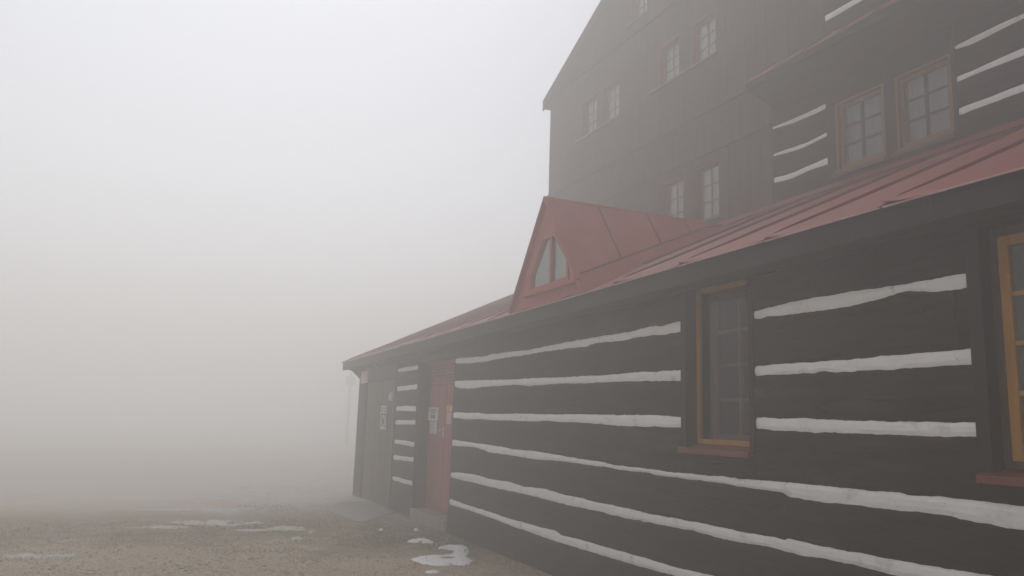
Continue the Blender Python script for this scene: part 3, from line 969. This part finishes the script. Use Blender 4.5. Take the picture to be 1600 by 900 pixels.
# ------------------------------------------------------------------ tall house behind
house = thing('mountain_lodge', 'tall dark boarded house with steep gable looming in fog above the red lean-to roof', 'house', (-7, FY, 0))
va, vb = P(852, 160, FY-0.2), P(945, 0, FY-0.2)
VS = (vb[2]-va[2])/(vb[0]-va[0])                  # slope of the gable verge
HX0 = XT
RX = -7.0                                         # ridge
def vz(x):
    return va[2]+VS*((x if x < RX else 2*RX-x)-va[0])
HX1 = 2*RX-HX0
mb = MB()
cz_ = [(HX0, 0), (HX1, 0)]
# body behind the cladding (the front is set back, windows look into it)
front = [(HX0+0.02, FY+0.5, -0.3), (HX1, FY+0.5, -0.3), (HX1, FY+0.5, vz(HX1)-0.1), (RX, FY+0.5, vz(RX)-0.1), (HX0+0.02, FY+0.5, vz(HX0)-0.1)]
mb.prism(front, (0, 9.0, 0))
body = mb.build('wall', 'board', house)
# side strip closing the gap between cladding and body
box('corner_board', 'board', HX0+0.0, HX0+0.10, FY-0.022, FY+0.5, 3.2, vz(HX0)-0.05, house)
box('corner_board', 'board', HX1-0.1, HX1, FY+0.05, FY+0.5, 3.2, vz(HX1)-0.05, house)

# window rectangles of the boarded front, from the photo
def rect(xl, xr, yt, yb, ym=None):
    a, b = P(xr, yt, FY), P(xr, yb, FY)
    c = P(xl, yt, FY)
    return [c[0], b[0], b[2], a[2]]
def std(xr, yb, w=0.70, h=0.0, zt=None):
    b = P(xr, yb, FY)
    return b[0], b[2]
BW = []
k_ = FY/6.5
def wr(xa, xb, za, zb):                           # rectangle measured at depth 6.5, brought to FY
    return (xa*k_, xb*k_, 1.62+(za-1.62)*k_, 1.62+(zb-1.62)*k_)
BW.append(wr(-8.56, -8.03, 4.33, 5.10))
BW.append(wr(-9.33, -8.79, 4.33, 5.10))
BW.append(wr(-8.60, -8.06, 6.59, 7.23))
BW.append(wr(-9.40, -8.88, 6.59, 7.23))
BW.append(wr(-11.05, -10.50, 6.55, 7.23))
BW.append(wr(-11.76, -11.22, 6.55, 7.23))
BW.append(wr(-10.16, -9.70, 7.98, 8.60))
tiers = [3.55, 1.62+(5.235-1.62)*k_, 1.62+(5.82-1.62)*k_, 1.62+(6.52-1.62)*k_, 8.62, 14.0]
LOGX = P(1209, 250, FY)[0]                        # log part starts here
LOGX2 = P(1289, 20, FY)[0]
PENT_Z = 6.55
def boards():
    for ti in range(5):
        za, zb = tiers[ti], tiers[ti+1]
        xr = LOGX if ti < 2 else (LOGX2 if ti < 4 else HX1)
        if ti == 2: xr = LOGX2
        wins = [w for w in BW if w[3] > za and w[2] < zb]
        br_ = sorted({HX0+0.10, xr, *[w[0] for w in wins], *[w[1] for w in wins]})
        br_ = [b for b in br_ if HX0+0.05 <= b <= xr]
        for a, b in zip(br_[:-1], br_[1:]):
            wd = 0.21 if ti < 4 else 0.24
            n_ = max(1, round((b-a)/wd))
            for i in range(n_):
                xa, xb = a+(b-a)*i/n_, a+(b-a)*(i+1)/n_
                xm = (xa+xb)/2
                spans = [(za, zb)]
                for w in wins:
                    if w[0] < xm < w[1]:
                        ns = []
                        for p, q in spans:
                            if w[2] > p: ns.append((p, min(q, w[2])))
                            if w[3] < q: ns.append((max(p, w[3]), q))
                        spans = [s_ for s_ in ns if s_[1]-s_[0] > 0.02]
                for p, q in spans:
                    if ti == 2 and LOGX <= xm and p < PENT_Z: pass
                    yo = random.uniform(0, 0.006)+(0.006*(4-ti) if ti < 4 else 0)
                    top = min(q, vz(xa)-0.12, vz(xb)-0.12)
                    if top-p < 0.05: continue
                    if q > top:                     # cut to the rake
                        ta, tb = vz(xa)-0.12, vz(xb)-0.12
                        ta, tb = min(q, ta), min(q, tb)
                        MB().hexa([(xa+.003, FY-yo, p), (xb-.003, FY-yo, p), (xb-.003, FY+.03, p), (xa+.003, FY+.03, p),
                                   (xa+.003, FY-yo, ta), (xb-.003, FY-yo, tb), (xb-.003, FY+.03, tb), (xa+.003, FY+.03, ta)]).build('board', 'board', body)
                    else:
                        unit_box('board', 'board', xa+.003, xb-.003, FY-yo, FY+.03, p+0.004, q-0.004, body)
boards()
# sheathing behind the boards with the window openings left free
sh = MB()
for ti in range(4):
    za, zb = tiers[ti], tiers[ti+1]
    xr = LOGX2 if ti >= 2 else LOGX
    wins = [w for w in BW if w[3] > za and w[2] < zb]
    br_ = sorted({HX0+0.1, xr, *[w[0] for w in wins], *[w[1] for w in wins]})
    for a, b in zip(br_[:-1], br_[1:]):
        xm = (a+b)/2
        spans = [(za, zb)]
        for w in wins:
            if w[0] < xm < w[1]:
                ns = []
                for p, q in spans:
                    if w[2] > p: ns.append((p, min(q, w[2])))
                    if w[3] < q: ns.append((max(p, w[3]), q))
                spans = ns
        for p, q in spans:
            if q-p > 0.01:
                sh.box(a, b, FY+0.032, FY+0.06, p, min(q, vz(a)-0.14, vz(b)-0.14) if ti == 3 else q)
sh.build('sheathing', 'deck', house)
# horizontal drip battens at the joints
for z in (tiers[1], tiers[2]):
    box('batten', 'board', HX0-0.01, LOGX-0.01, FY-0.05, FY+0.005, z-0.018, z+0.018, house)
box('batten', 'board', HX0-0.01, LOGX2-0.01, FY-0.045, FY+0.005, tiers[4]-0.018, tiers[4]+0.018, house)

for i, (xa, xb, za, zb) in enumerate(BW):
    w = window(house, xa+0.023, xb-0.023, za+0.023, zb-0.023, FY+0.070, 2, 3, 'jamb', 'amber', 'glass_grey', 'curtain', fw=0.03, mw=0.014, backd=0.062, depth=0.03)
    m = MB()                                        # red-brown lining of the opening
    ring(m, xa+0.001, xb-0.001, za+0.001, zb-0.001, 0.022, FY-0.014, FY+0.11)
    m.build('lining', 'jamb' if i != 0 else 'brown', w)
def pair_sill(a, b, z):
    box('window_ledge', 'grey_sill', a, b, FY-0.075, FY+0.02, z-0.035, z-0.008, house)
pair_sill(BW[3][0]-0.22, BW[2][1]+0.03, BW[2][2])
pair_sill(BW[5][0]-0.16, BW[4][1]+0.10, BW[4][2])
pair_sill(BW[6][0]-0.12, BW[6][1]+0.03, BW[6][2])
pair_sill(BW[1][0]-0.05, BW[0][1]+0.04, BW[0][2])

# log part of the front
U = {
 1: ([(1212,196),(1230,188.5),(1265,173),(1290,161)], [(1212,199.5),(1240,191),(1270,178),(1290,168.5)]),
 2: ([(1212,238.5),(1260,222),(1292,205.5)], [(1212,242),(1250,232),(1292,211)]),
 3: ([(1212,276),(1230,272.5),(1250,264),(1275,253),(1294,244.5)], [(1212,284.5),(1235,279),(1265,265),(1294,255.5)]),
}
Vv = {
 1: ([(1490,73),(1500,66),(1560,37),(1600,19)], [(1491,76.5),(1510,71.5),(1545,54),(1600,27)]),
 2: ([(1494,119),(1520,109),(1560,90),(1600,73)], [(1496,128),(1540,108),(1600,85)]),
 3: ([(1496,169),(1530,156),(1560,145),(1600,129.5)], [(1497,179),(1525,169),(1545,161),(1600,141)]),
}
lw = MB().box(LOGX+0.02, -6.98, FY+0.09, FY+0.15, 3.9, 6.5).box(-5.28, HX1-0.1, FY+0.09, FY+0.15, 3.9, 6.5)
lw.box(-6.98, -5.28, FY+0.09, FY+0.15, 3.9, 4.68).box(-6.98, -5.28, FY+0.09, FY+0.15, 5.64, 6.5)
lw.box(LOGX2, HX1-0.1, FY+0.09, FY+0.15, 6.4, 8.7)
log_front = lw.build('log_front', 'deck', house)
LF = FY-0.03
LTOP = lambda x: 5.95
for d, xa, xb, sd_ in ((U, LOGX+0.02, P(1292, 205, LF)[0], 120), (Vv, P(1494, 119, LF)[0], HX1-0.05, 140)):
    for i, k in enumerate((1, 2, 3)):
        t, b = E_(d, k, 0, LF), E_(d, k, 1, LF)
        chink_piece(xa, xb, b, t, LF, log_front, sd_+k)
        up = LTOP if i == 0 else E_(d, k-1, 1, LF)
        log_piece(xa, xb, t, up, LF, log_front, sd_+k*3, step=0.18)
    log_piece(xa, xb, lambda x: 4.0, E_(d, 3, 1, LF), LF, log_front, sd_+11, step=0.18)
xu, xv_ = P(1292, 205, LF)[0], P(1494, 119, LF)[0]
w3 = (-6.90, -6.19, 1.62+(4.355-1.62)*k_, 1.62+(5.12-1.62)*k_)
w4 = (-6.03, -5.34, 1.62+(4.355-1.62)*k_, 1.62+(5.12-1.62)*k_)
for a, b in ((xu, w3[0]), (w3[1], w4[0]), (w4[1], xv_)):
    box('window_post', 'trim', a+0.002, b-0.002, LF-0.006, LF+0.16, 4.0, 5.95, log_front)
log_piece(w3[0], w3[1], lambda x: w3[3], LTOP, LF, log_front, 171); log_piece(w4[0], w4[1], lambda x: w4[3], LTOP, LF, log_front, 172)
log_piece(w3[0], w3[1], lambda x: 4.0, lambda x: w3[2]-0.03, LF, log_front, 173); log_piece(w4[0], w4[1], lambda x: 4.0, lambda x: w4[2]-0.03, LF, log_front, 174)
for (xa, xb, za, zb) in (w3, w4):
    w = window(house, xa+0.028, xb-0.028, za+0.03, zb-0.03, LF+0.03, 2, 3, 'amber', 'muntin', 'glass_grey', 'net', fw=0.05, mw=0.018, backd=0.13)
    ring(MB(), xa, xb, za, zb, 0.027, LF-0.012, LF+0.09).build('lining', 'amber', w)
    box('sill', 'amber', xa-0.01, xb+0.0, LF-0.05, LF+0.02, za-0.03, za-0.001, w)
    box('ledge', 'brown', xa-0.05, xb+0.03, LF-0.07, LF-0.008, za-0.075, za-0.032, w)
# upper log storey over the pent roof
zt0 = P(1292, 22, LF)[2]
rows = [zt0+0.47*i for i in range(5)]
for i, z in enumerate(rows):
    if z > 8.6: break
    t = lambda x, z=z, i=i: z+0.010*n1(x*3, i); b = lambda x, z=z, i=i: z-0.075+0.010*n1(x*3, i+7)
    chink_piece(LOGX2+0.02, HX1-0.05, b, t, LF, log_front, 190+i, step=0.2)
    lo_ = (lambda x: 6.42) if i == 0 else (lambda x, z=rows[i-1], i=i-1: z+0.010*n1(x*3, i))
    log_piece(LOGX2+0.02, HX1-0.05, lo_, b, LF, log_front, 200+i, step=0.25)
log_piece(LOGX2+0.02, HX1-0.05, lambda x: rows[3]+0.01*n1(x*3, 3), lambda x: 8.62, LF, log_front, 209, step=0.25)

# pent roof between the storeys
PY = 6.85
pe = P(1163, 131, PY)
PX0, PZ = pe[0], pe[2]
def pz(x, y): return PZ+math.tan(math.radians(36.5))*(y-PY)
pent = MB().hexa([(PX0+0.02, PY+0.03, PZ-0.06), (HX1, PY+0.03, PZ-0.06), (HX1, LF+0.02, pz(0, LF)-0.08), (PX0+0.02, LF+0.02, pz(0, LF)-0.08),
                  (PX0+0.02, PY+0.03, PZ+0.006), (HX1, PY+0.03, PZ+0.006), (HX1, LF+0.02, pz(0, LF)-0.012), (PX0+0.02, LF+0.02, pz(0, LF)-0.012)]).build('pent_roof', 'deck', house)
xs = PX0; i = 0
while xs < HX1-0.2:
    roof_sheet(xs, min(xs+1.05, HX1)+0.015, PY-0.012, LF-0.01, pz, pent, curl=0.012, seed=60+i, seams=2)
    xs += 1.05; i += 1
box('fascia_board', 'trim', PX0+0.01, HX1, PY+0.012, PY+0.045, PZ-0.10, PZ-0.018, pent)
MB().prism([(PX0+0.008, PY+0.047, PZ-0.10), (PX0+0.008, LF-0.012, PZ-0.26), (PX0+0.008, LF-0.012, pz(0, LF)-0.1), (PX0+0.008, PY+0.047, PZ-0.02)],
           (0.03, 0, 0)).build('end_board', 'trim', pent)
for j in range(4):
    ya, yb = PY+0.048+j*0.117, PY+0.048+j*0.117+0.115
    zs_ = lambda y: PZ-0.095-0.165*(y-PY-0.048)/0.47
    MB().hexa([(PX0+0.04, ya, zs_(ya)-0.01), (HX1, ya, zs_(ya)-0.01), (HX1, yb, zs_(yb)-0.01), (PX0+0.04, yb, zs_(yb)-0.01),
               (PX0+0.04, ya, zs_(ya)+0.008), (HX1, ya, zs_(ya)+0.008), (HX1, yb, zs_(yb)+0.008), (PX0+0.04, yb, zs_(yb)+0.008)]).build('soffit_board', 'deck', pent)

# main gable roof
mr = MB()
th = 0.16
OY = FY-0.22
for s in (-1, 1):
    xe = va[0] if s < 0 else 2*RX-va[0]
    mr.hexa([(xe, OY, va[2]-th), (RX, OY, vz(RX)-th), (RX, FY+9.8, vz(RX)-th), (xe, FY+9.8, va[2]-th),
             (xe, OY, va[2]), (RX, OY, vz(RX)), (RX, FY+9.8, vz(RX)), (xe, FY+9.8, va[2])])
mroof = mr.build('roof', 'deck', house)
for s in (-1, 1):
    xe = va[0]-0.02 if s < 0 else 2*RX-va[0]+0.02
    ze = va[2]-0.01
    MB().hexa([(xe, OY-0.03, ze-0.19), (RX, OY-0.03, vz(RX)-0.18), (RX, OY-0.003, vz(RX)-0.18), (xe, OY-0.003, ze-0.19),
               (xe, OY-0.03, ze+0.01), (RX, OY-0.03, vz(RX)+0.01), (RX, OY-0.003, vz(RX)+0.01), (xe, OY-0.003, ze+0.01)]).build('barge_board', 'trim', mroof)
    for q in range(10):
        ya = OY-0.04+q*1.01
        MB().hexa([(xe-0.03*(-s)*-1*0, ya, ze+0.014), (RX, ya, vz(RX)+0.014), (RX, ya+1.0, vz(RX)+0.014), (xe, ya+1.0, ze+0.014),
                   (xe, ya, ze+0.026), (RX, ya, vz(RX)+0.026), (RX, ya+1.0, vz(RX)+0.026), (xe, ya+1.0, ze+0.026)]).build('roof_sheet', 'sheet', mroof)

# ------------------------------------------------------------------ steps
sp = [(556, 783), (530, 784.5), (511, 792), (517, 799), (557, 813.5), (570, 814.5), (612, 801), (614, 797)]
sa = []
for q in range(len(sp)-1):                          # rounded worn outline
    for t in (0, 0.5):
        x = sp[q][0]*(1-t)+sp[q+1][0]*t; y = sp[q][1]*(1-t)+sp[q+1][1]*t
        p = G(x, y, 0.0)
        sa.append((p[0]+0.05*n1(q+t, 3), min(p[1]+0.05*n1(q+t, 9), WY-0.03), -0.2))
sa[0] = (sa[0][0], WY-0.025, -0.2); sa[-1] = (sa[-1][0], WY-0.025, -0.2)
o = MB().prism(sa, (0, 0, 0.20)).build('stone_slab', 'slab', None, bevel=0.02)
tag(o, 'low blue-grey stone slab lying in front of the brown boarded door', 'slab')
o = MB().box(D0+0.01, D1-0.02, WY-0.06, DY+0.07, -0.1, 0.155).build('concrete_step', 'concrete', None, bevel=0.015)
tag(o, 'sandy concrete step under the red double door', 'step')

# ------------------------------------------------------------------ notices, signs, lamp
def plate(name, label, cat, pts, Y, mat, group=None, th=0.006):
    q = [P(x, y, Y) for x, y in pts]
    x0, x1 = min(p[0] for p in q), max(p[0] for p in q)
    z0, z1 = min(p[2] for p in q), max(p[2] for p in q)
    o = MB().box(x0, x1, Y-th, Y, z0, z1).build(name, mat, None)
    tag(o, label, cat, group)
    return o, x0, x1, z0, z1
def lines(o, x0, x1, z0, z1, Y, n_, mat, hgt, seed=1, inset=0.1):
    rnd = random.Random(seed)
    for i in range(n_):
        z = z1-(z1-z0)*(i+0.7)/(n_+0.4)
        a = x0+(x1-x0)*inset; b = x1-(x1-x0)*(inset+rnd.uniform(0, 0.25))
        unit_box('text_line', mat, a, b, Y-0.0025, Y-0.0003, z-hgt/2, z+hgt/2, o)
NY = DY-0.012
o, a, b, c, d = plate('notice_sheet', 'larger framed notice on the left leaf of the red door', 'notice', [(671, 638), (684, 656)], NY, 'paper')
ring(MB(), a-0.012, b+0.012, c-0.012, d+0.012, 0.016, NY-0.009, NY).build('frame', 'white', o)
lines(o, a, b, c+0.09, d, NY-0.006, 4, 'ink', 0.012, 3)
unit_box('picture', 'ink', a+0.10, b-0.13, NY-0.0085, NY-0.0063, c+0.02, c+0.08, o)
o, a, b, c, d = plate('notice_sheet', 'narrow white notice below the framed one on the red door', 'notice', [(673, 658), (682, 678)], NY, 'paper')
lines(o, a, b, c, d, NY-0.006, 5, 'ink', 0.014, 5)
o, a, b, c, d = plate('warning_label', 'square yellow warning label on the red door', 'label', [(698.5, 634), (706.5, 643)], NY, 'yellow')
lines(o, a, b, c, d, NY-0.006, 3, 'ink', 0.008, 6, 0.2)
o, a, b, c, d = plate('warning_label', 'red and white checked label under the yellow one on the door', 'label', [(698, 644.5), (705.5, 663)], NY, 'pink')
for i in range(3):
    for j in range(5):
        xx = a+(b-a)*(i+0.18)/3; zz = c+(d-c)*(j+0.2)/5
        unit_box('check', 'white', xx, xx+(b-a)*0.17, NY-0.008, NY-0.0062, zz, zz+(d-c)*0.10, o)
o, a, b, c, d = plate('wall_sign', 'pale pink plate with rows of marks high on the corner post', 'sign', [(565, 581), (574.5, 598.5)], WY-0.016, 'faded_pink', th=0.012)
lines(o, a, b, c, d, WY-0.028, 4, 'white', 0.022, 8, 0.08)
# tall sign: white outline with a small square over an oval ring
q0, q1 = P(597.5, 634, WY+0.02), P(603, 671, WY+0.02)
sx0, sx1, sz0, sz1 = q0[0]-0.03, q1[0]+0.03, q1[2], q0[2]
SY = WY+0.02
o = box('door_sign', 'plank', sx0, sx1, SY-0.012, SY, sz0, sz1)
tag(o, 'tall narrow sign with white outline and oval on the brown boarded door', 'sign')
zm = sz0+(sz1-sz0)*0.68
m = ring(MB(), sx0, sx1, sz0, sz1, 0.035, SY-0.018, SY-0.0125)
m.box(sx0+0.035, sx1-0.035, SY-0.018, SY-0.0125, zm, zm+0.03)
m.box(sx0+0.035, sx1-0.035, SY-0.018, SY-0.0125, (zm+sz1)/2-0.01, (zm+sz1)/2+0.01)
m.build('outline', 'white', o)
m = MB()
V, F = [], []
cxs, czs = (sx0+sx1)/2, (sz0+zm)/2
for k in range(24):
    t = 2*math.pi*k/24
    for rx_, rz2 in ((0.125, (zm-sz0)/2-0.03), (0.09, (zm-sz0)/2-0.065)):
        V.append((cxs+rx_*math.cos(t), SY-0.016, czs+rz2*math.sin(t)))
for k in range(24):
    a, b = 2*k, (2*k+2) % 48
    F.append((a, a+1, b+1, b))
m.add(V, F).build('oval', 'white', o)
m = MB()
for k in range(1): m.box(cxs-0.05, cxs+0.05, SY-0.0165, SY-0.0125, zm+0.045, zm+0.085)
m.build('pictogram', 'white', o)
# round wall lamp on the post with its cable pipe
lp = P(612, 620, WY-0.08)
lamp = thing('wall_lamp', 'small round pale wall lamp on the post beside the brown door', 'lamp', (lp[0], WY-0.01, lp[2]-0.1))
m = MB(); V, F = [], []
for i in range(9):
    ph = math.pi*i/8
    for j in range(14):
        t = 2*math.pi*j/14
        V.append((lp[0]+0.06*math.sin(ph)*math.cos(t), WY-0.08+0.055*math.sin(ph)*math.sin(t), lp[2]+0.085*math.cos(ph)))
for i in range(8):
    for j in range(14):
        a, b = i*14+j, i*14+(j+1) % 14
        F.append((a, a+14, b+14, b))
m.add(V, F).build('shade', 'white', lamp, True)
MB().tube((lp[0], WY-0.012, lp[2]), (lp[0], WY-0.06, lp[2]), 0.05, 12).build('wall_mount', 'conduit', lamp, True)
cp = MB().tube((lp[0]-0.02, WY-0.03, -0.2), (lp[0]-0.02, WY-0.03, lp[2]-0.13), 0.016, 8).build('cable_pipe', 'conduit', None, True)
tag(cp, 'thin grey cable pipe running down the post from the wall lamp', 'pipe')
e0, e1 = P(584, 568, 4.12), P(590, 575, 4.12)
o = MB().tube(e0, e1, 0.02, 8).build('eave_pipe', 'metal', None, True)
tag(o, 'short pale pipe stub slanting under the far eave', 'pipe')
# post in the fog
pb = G(541, 700, -0.45)
post = thing('fog_post', 'faint thin wooden post with crossboard standing in fog past the corner', 'post', (pb[0], pb[1], -0.2))
MB().tube((pb[0], pb[1], -0.6), (pb[0], pb[1], 4.6), 0.10, 10, 0.08).build('pole', 'post', post, True)
MB().box(pb[0]+0.10, pb[0]+0.14, pb[1]-0.35, pb[1]+0.35, 3.7, 4.3).build('crossboard', 'post', post)

# ------------------------------------------------------------------ snow
def snow(label, blobs, holes=(), res=0.022, group='snow patches left on the yard', thick=0.026, rag=0.55, seed=0, off=0.0, bias=0.0, mat='snow'):
    """ragged melting patch; blobs are (px, py, rx, ry) ellipses seen in the photo, laid on the ground"""
    pts = []
    for (cx, cyy, rx, ry) in blobs:
        for sx_, sy_ in ((-1.5, 0), (1.5, 0), (0, -1.5), (0, 1.5), (-1.2, -1.2), (1.2, 1.2), (1.2, -1.2), (-1.2, 1.2)):
            p = G(cx+sx_*rx, cyy+sy_*ry, -0.02)
            pts.append(p[:2])
    pts = np.array(pts)
    x0, y0 = pts.min(0); x1, y1 = pts.max(0)
    y1 = min(y1, WY-0.05)
    nx_, ny_ = int((x1-x0)/res)+2, int((y1-y0)/res)+2
    xs = np.linspace(x0, x1, nx_); ys = np.linspace(y0, y1, ny_)
    XX, YY = np.meshgrid(xs, ys)
    PX, PY_ = px_of(XX, YY, np.full_like(XX, -0.02))
    f = np.full(XX.shape, -9.0)
    for (cx, cyy, rx, ry) in blobs:
        f = np.maximum(f, 1-((PX-cx)/rx)**2-((PY_-cyy)/ry)**2)
    for (cx, cyy, rx, ry) in holes:
        f = np.minimum(f, -(1-((PX-cx)/rx)**2-((PY_-cyy)/ry)**2))
    N = np.zeros_like(f)
    for j in range(ny_):
        for i in range(nx_):
            if f[j, i] > -1.6:
                v = Vector((xs[i], ys[j], seed))
                N[j, i] = mn.noise(v*3.0)+0.6*mn.noise(v*9.0)+0.35*mn.noise(v*24.0)
    f = f+rag*N-bias
    H = np.clip(f, 0, 1)
    idx = {}
    V, F = [], []
    def vid(j, i):
        if (j, i) not in idx:
            idx[(j, i)] = len(V)
            x, y = xs[i], ys[j]
            h = thick*math.sqrt(H[j, i])*(0.75+0.4*N[j, i]) if H[j, i] > 0 else -0.012
            V.append((x, y, gz(x, y)+max(h, -0.012)+off))
        return idx[(j, i)]
    for j in range(ny_-1):
        for i in range(nx_-1):
            if f[j:j+2, i:i+2].max() > 0.02:
                F.append((vid(j, i), vid(j, i+1), vid(j+1, i+1), vid(j+1, i)))
    if not F: return
    o = MB().add(V, F).build('snow_patch', mat, None, True)
    tag(o, label, 'snow', group)
snow('ragged white snow patch with melted holes lying by the foot of the log wall', [(690, 875, 46, 8), (708, 862, 26, 10), (722, 876, 14, 8)],
     [(690, 863, 18, 4.0), (700, 871, 11, 2.2)], rag=0.34, seed=1)
snow('thin broken sliver of snow just behind the holed snow patch', [(655, 845.5, 17, 2.6), (668, 847.5, 10, 2)], rag=0.4, seed=2)
snow('small snow crumb on the gravel in front of the holed snow patch', [(675, 894, 11, 2.4)], rag=0.4, seed=3, res=0.016)
snow('tiny clump of snow before the concrete step', [(650.5, 829, 3.6, 2.2)], rag=0.2, seed=4, res=0.012)
snow('tiny clump of snow before the blue-grey slab', [(595, 828, 3.4, 2.4)], rag=0.2, seed=5, res=0.012)
snow('long thin strip of snow on the moss past the gravel', [(440, 826, 52, 3.2), (395, 829, 40, 2.0)], rag=0.9, seed=6, mat='slush', res=0.03, bias=0.35)
snow('small scattered snow remains on the near edge of the moss strip', [(465, 843, 9, 2.6), (487, 831.5, 6, 1.6)], rag=0.45, seed=7, mat='slush')
snow('wide pale snow field in the fog past the far corner of the building', [(470, 763, 120, 9), (380, 776, 90, 5), (500, 779, 60, 3)], rag=1.0, seed=8, mat='slush', res=0.07, thick=0.02, bias=0.55)
snow('drifted snow band in the fog beyond the moss strip', [(340, 817, 90, 4.5), (250, 825, 60, 3)], rag=1.0, seed=9, mat='slush', res=0.04, bias=0.4)
snow('dim narrow snow streak at the outer edge of the yard', [(70, 868, 80, 3.2), (-40, 884, 70, 3.5)], rag=1.0, seed=10, mat='slush', res=0.035, bias=0.45)
snow('pale snow streak far out in the fog over the yard', [(300, 796, 120, 3)], rag=1.0, seed=11, mat='slush', res=0.06, bias=0.5)

# ------------------------------------------------------------------ gravel and grass, too many to count
def scatter_stones(n_=26000):
    rnd = random.Random(5)
    base = [(1, 0, 0), (-1, 0, 0), (0, 1, 0), (0, -1, 0), (0, 0, 1), (0, 0, -1)]
    fc = [(0, 2, 4), (2, 1, 4), (1, 3, 4), (3, 0, 4), (2, 0, 5), (1, 2, 5), (3, 1, 5), (0, 3, 5)]
    V, F = [], []
    while n_ > 0:
        x = -5.5-rnd.random()**1.5*8.0; y = rnd.uniform(-4.5, 4.1)
        n_ -= 1
        d = mn.noise(Vector((x*0.7, y*0.7, 9)))
        if d < -0.25 and rnd.random() < 0.6: continue
        s = 0.005+0.018*rnd.random()**3 + (rnd.uniform(0.012, 0.03) if rnd.random() < 0.02 else 0)
        z = gz(x, y)
        a = rnd.uniform(0, 6.28); ca, sa_ = math.cos(a), math.sin(a)
        k = len(V)
        for bx, by, bz in base:
            j = rnd.uniform(0.7, 1.3)
            px_, py_, pz_ = bx*s*1.3*j, by*s*j, bz*s*0.65*j
            V.append((x+px_*ca-py_*sa_, y+px_*sa_+py_*ca, z+pz_+s*0.15))
        F += [tuple(k+i for i in f) for f in fc]
    o = MB().add(V, F).build('gravel', 'stone', None)
    o['kind'] = 'stuff'; o['label'] = 'loose brown gravel scattered over the yard'; o['category'] = 'gravel'
scatter_stones()
def scatter_grass(n_=26000):
    rnd = random.Random(11)
    V, F = [], []
    for _ in range(n_):
        if rnd.random() < 0.6:
            x = rnd.uniform(-15.5, -7.5); y = 4.17-rnd.random()**1.3*2.6
        else:
            x = -10.3-rnd.random()**1.3*3.2; y = rnd.uniform(-2.5, 3.4)
        d = mn.noise(Vector((x*0.9, y*0.9, 21)))+0.5*mn.noise(Vector((x*2.6, y*2.6, 3)))
        if d < -0.02 and rnd.random() < 0.85: continue
        if x > -9.5 and y < 3.0+0.5*(x+9.5): continue
        if -17 < x < -12.6 and y > 3.0: continue
        z = gz(x, y)-0.004
        h = 0.012+0.035*rnd.random()**2
        a = rnd.uniform(0, 6.28); w = 0.0035
        lx, ly = rnd.uniform(-.6, .6)*h, rnd.uniform(-.6, .6)*h
        k = len(V)
        V += [(x-w*math.cos(a), y-w*math.sin(a), z), (x+w*math.cos(a), y+w*math.sin(a), z), (x+lx, y+ly, z+h)]
        F.append((k, k+1, k+2))
    o = MB().add(V, F).build('grass', 'grass', None)
    o['kind'] = 'stuff'; o['label'] = 'sparse short yellow-green grass and moss near the wall'; o['category'] = 'grass'
scatter_grass()

# ------------------------------------------------------------------ fog
def fog():
    m = bpy.data.materials.new('fog')
    m.use_nodes = True
    n = m.node_tree.nodes
    n.clear()
    out = n.new('ShaderNodeOutputMaterial')
    pv = n.new('ShaderNodeVolumePrincipled')
    pv.inputs['Color'].default_value = (*FOG_COLOR, 1)
    pv.inputs['Density'].default_value = FOG_DENSITY
    pv.inputs['Anisotropy'].default_value = FOG_ANISO
    pv.inputs['Density Attribute'].default_value = ''
    pv.inputs['Temperature Attribute'].default_value = ''
    m.node_tree.links.new(pv.outputs[0], out.inputs['Volume'])
    M['fog'] = m
    o = MB().box(-152, 152, -152, 152, -2.2, vz(RX)+0.5).build('haze', 'fog', None)
    o['kind'] = 'stuff'; o['label'] = 'dense pale mountain fog filling the air'; o['category'] = 'haze'
fog()
